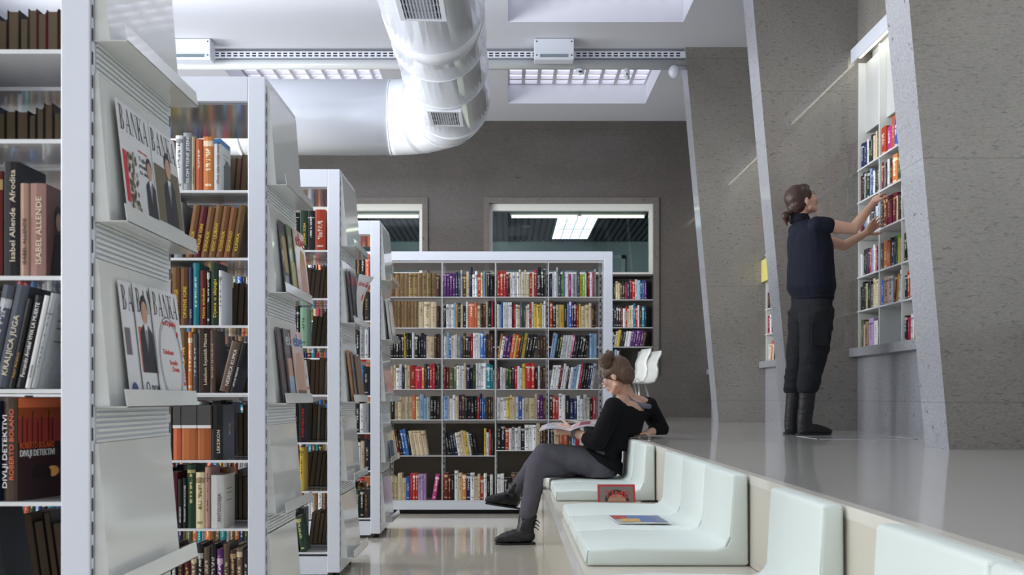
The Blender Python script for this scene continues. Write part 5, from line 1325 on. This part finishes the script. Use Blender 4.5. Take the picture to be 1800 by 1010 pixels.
# trousers
TR2 = cloth('grey_trousers', (86, 84, 92), sc=160)
b = MB()
b.loft([(hips+V((0, 0, -.085)), V((.115, 0, 0)), V((0, .165, 0))), (hips, V((.14, 0, 0)), V((0, .185, 0))), (hips+V((0, 0, .08)), V((.125, 0, 0)), V((0, .165, 0)))], 22)
b.chain([hjL, hjL+(knL-hjL)*.5, knL, knL+(anL-knL)*.4, anL+(knL-anL)*.16], [.098, .086, .069, .062, .05], 16)
b.chain([hjR, hjR+(knR-hjR)*.5, knR, knR+(anR-knR)*.4, anR+(knR-anR)*.16], [.098, .086, .068, .062, .052], 16)
o = b.build('trousers', TR2, seated); remesh(o, .008, 3, folds(.0045, 11, (1.4, 1.4, 1), 1))
rest(o)
LEA = mat('black_leather_boot', (22, 22, 26), .4, bump=(45, .35))
def boot(an, kn, fd, ground=None, tip=0.):
    sh = (kn-an).normalized(); side = V((0, 0, 1)).cross(fd).normalized(); up = fd.cross(side)*-1
    if up.z < 0: up = -up
    b = MB()
    top = an+sh*.085
    b.loft([(top, fd*.056, side*.052), (an+sh*.04, fd*.054, side*.05), (an, fd*.053, side*.046), (an-up*.05+fd*.005, fd*.056, side*.042)], 16)
    b.chain([an-up*.045-fd*.012, an-up*.05+fd*.07, an-up*.062+fd*.14, an-up*.068+fd*.175], [.046, .044, .034, .020], 12)
    ob = b.build('boot', LEA, seated); remesh(ob, .0055, 2, folds(.004, 18, (1, 1, 2)))
    so = an-up*.098
    if ground is not None:
        for v in ob.data.vertices: v.co.z = max(v.co.z, ground+.008)
        so.z = ground+.0005
    else:
        for v in ob.data.vertices:
            k = (v.co-so).dot(up)
            if k < .006: v.co += up*(.006-k)
    fp = [(-.058, -.028), (-.03, -.04), (.04, -.038), (.11, -.04), (.16, -.028), (.192, 0), (.16, .028), (.11, .038), (.04, .034), (-.03, .038), (-.058, .028)]
    T = Matrix.Translation(so) @ Matrix((fd, side, up)).transposed().to_4x4()
    MB().prism(fp, 0, .012, 'z').build('sole', BLACKM, ob, bevel=.003, T=T)
    b = MB()
    for k in range(3):
        p = an-fd*.05+sh*(.05-.022*k); b.tube([p+side*.03, p-fd*.012, p-side*.03], .0035, 6)
        b.tube([p-fd*.012, p-fd*.03-up*.018], .003, 6)
    b.build('tie', BLACKM, ob)
boot(V((anR.x, anR.y, .098)), knR, footR, ground=0.)
boot(anL, knL, footL)
b = MB(); wd = (elL-wrL).normalized(); wc = wrL+wd*.035
s1 = wd.orthogonal().normalized(); s2 = wd.cross(s1)
b.rings([[wc+wd*w_+(s1*math.cos(k*math.pi/12)+s2*math.sin(k*math.pi/12))*r_ for k in range(24)] for w_, r_ in ((-.014, .031), (-.013, .034), (.013, .035), (.014, .032))], cap=False)
b.build('wristwatch', mat('watch_grey', (96, 98, 100), .4), seated)
# the magazine she holds: two gently curved open leaves
mc = P(1003, 752, 6.50); root = empty('magazine', mc, 0, 'open magazine held in the hands of the seated woman', 'magazine')
mf, ml, mu = V((-.52, .80, .10)).normalized(), None, None
side = V((-.84, -.52, 0)).normalized()
nrm = V((.30, -.12, .94)).normalized()
def leaf(sx, name, arts):
    def pt(a, v, o=0.):
        U_ = V((1, .15, .06)).normalized(); W_ = V((.12, 1, .12)).normalized()
        return U_*(sx*a*.195)+W_*(v-.13)+V((0, 0, 1))*(.018*math.sin(a*math.pi)+.012*a+o)
    b = MB()
    for o_ in (0, -.003):
        for i in range(8):
            for j in range(4):
                q = [pt((i+p_)/8, .26*(j+r_)/4, o_) for p_, r_ in ((0, 0), (1, 0), (1, 1), (0, 1))]
                b.poly(q)
    lf = b.build(name, PAPER, root, smooth=True)
    for k, (c, a0, a1, v0, v1) in enumerate(arts):
        b = MB()
        for i in range(4):
            q = [pt(a0+(a1-a0)*(i+p_)/4, v0+(v1-v0)*r_, .0012+.0003*k) for p_, r_ in ((0, 0), (1, 0), (1, 1), (0, 1))]
            b.poly(q)
        b.build('picture', mat('leaf_art_%d_%d_%d' % c, c, .4, mottle=(40, .4)), lf)
leaf(1, 'right_leaf', [((196, 160, 166), .1, .95, .05, .24), ((130, 52, 66), .3, .65, .08, .22), ((200, 198, 200), .7, .9, .08, .2)])
leaf(-1, 'left_leaf', [((190, 192, 200), .1, .9, .04, .22), ((150, 152, 160), .2, .8, .12, .2)])
# ------------------------------------------------------------------ camera and light
cam = bpy.data.cameras.new('camera'); co = bpy.data.objects.new('camera', cam); COL.objects.link(co)
co.location = (0, 0, H); co.rotation_euler = (math.radians(90), 0, 0)
cam.sensor_width = 36; cam.lens = 36*F/1800
cam.shift_x = -(CX-900)/1800*-1*-1 if False else (900-CX)/1800
cam.shift_y = (CY-505)/1800
cam.clip_start = .05
cam.dof.use_dof = True; cam.dof.focus_distance = 6.4; cam.dof.aperture_fstop = 8
S.camera = co
w = bpy.data.worlds.new('sky'); S.world = w; w.use_nodes = True
bg = w.node_tree.nodes['Background']; bg.inputs[0].default_value = (.96, .98, 1, 1); bg.inputs[1].default_value = .28
def area(name, loc, rot, sx, sy, power, col=(1, 1, 1), spread=180):
    l = bpy.data.lights.new(name, 'AREA'); l.shape = 'RECTANGLE'; l.size = sx; l.size_y = sy; l.energy = power; l.color = col; l.spread = math.radians(spread)
    o = bpy.data.objects.new(name, l); COL.objects.link(o); o.location = loc; o.rotation_euler = [math.radians(a) for a in rot]
    return o
# added lamp outside the unseen left wall, tilted up to brighten the ceiling
area('left_fill_lamp', (-5.4, 5.5, 2.3), (0, -114, 0), 2.6, 10.5, 1300, (.98, .99, 1))
# added fill lamp behind the camera, no window known there
area('front_fill_lamp', (-1, -2.9, 2.6), (90, 0, 0), 8, 2.6, 60, (1, .99, .97))
S.view_settings.view_transform = 'Standard'; S.view_settings.look = 'None'; S.view_settings.gamma = 1; S.view_settings.exposure = -.25
S.view_settings.use_curve_mapping = False
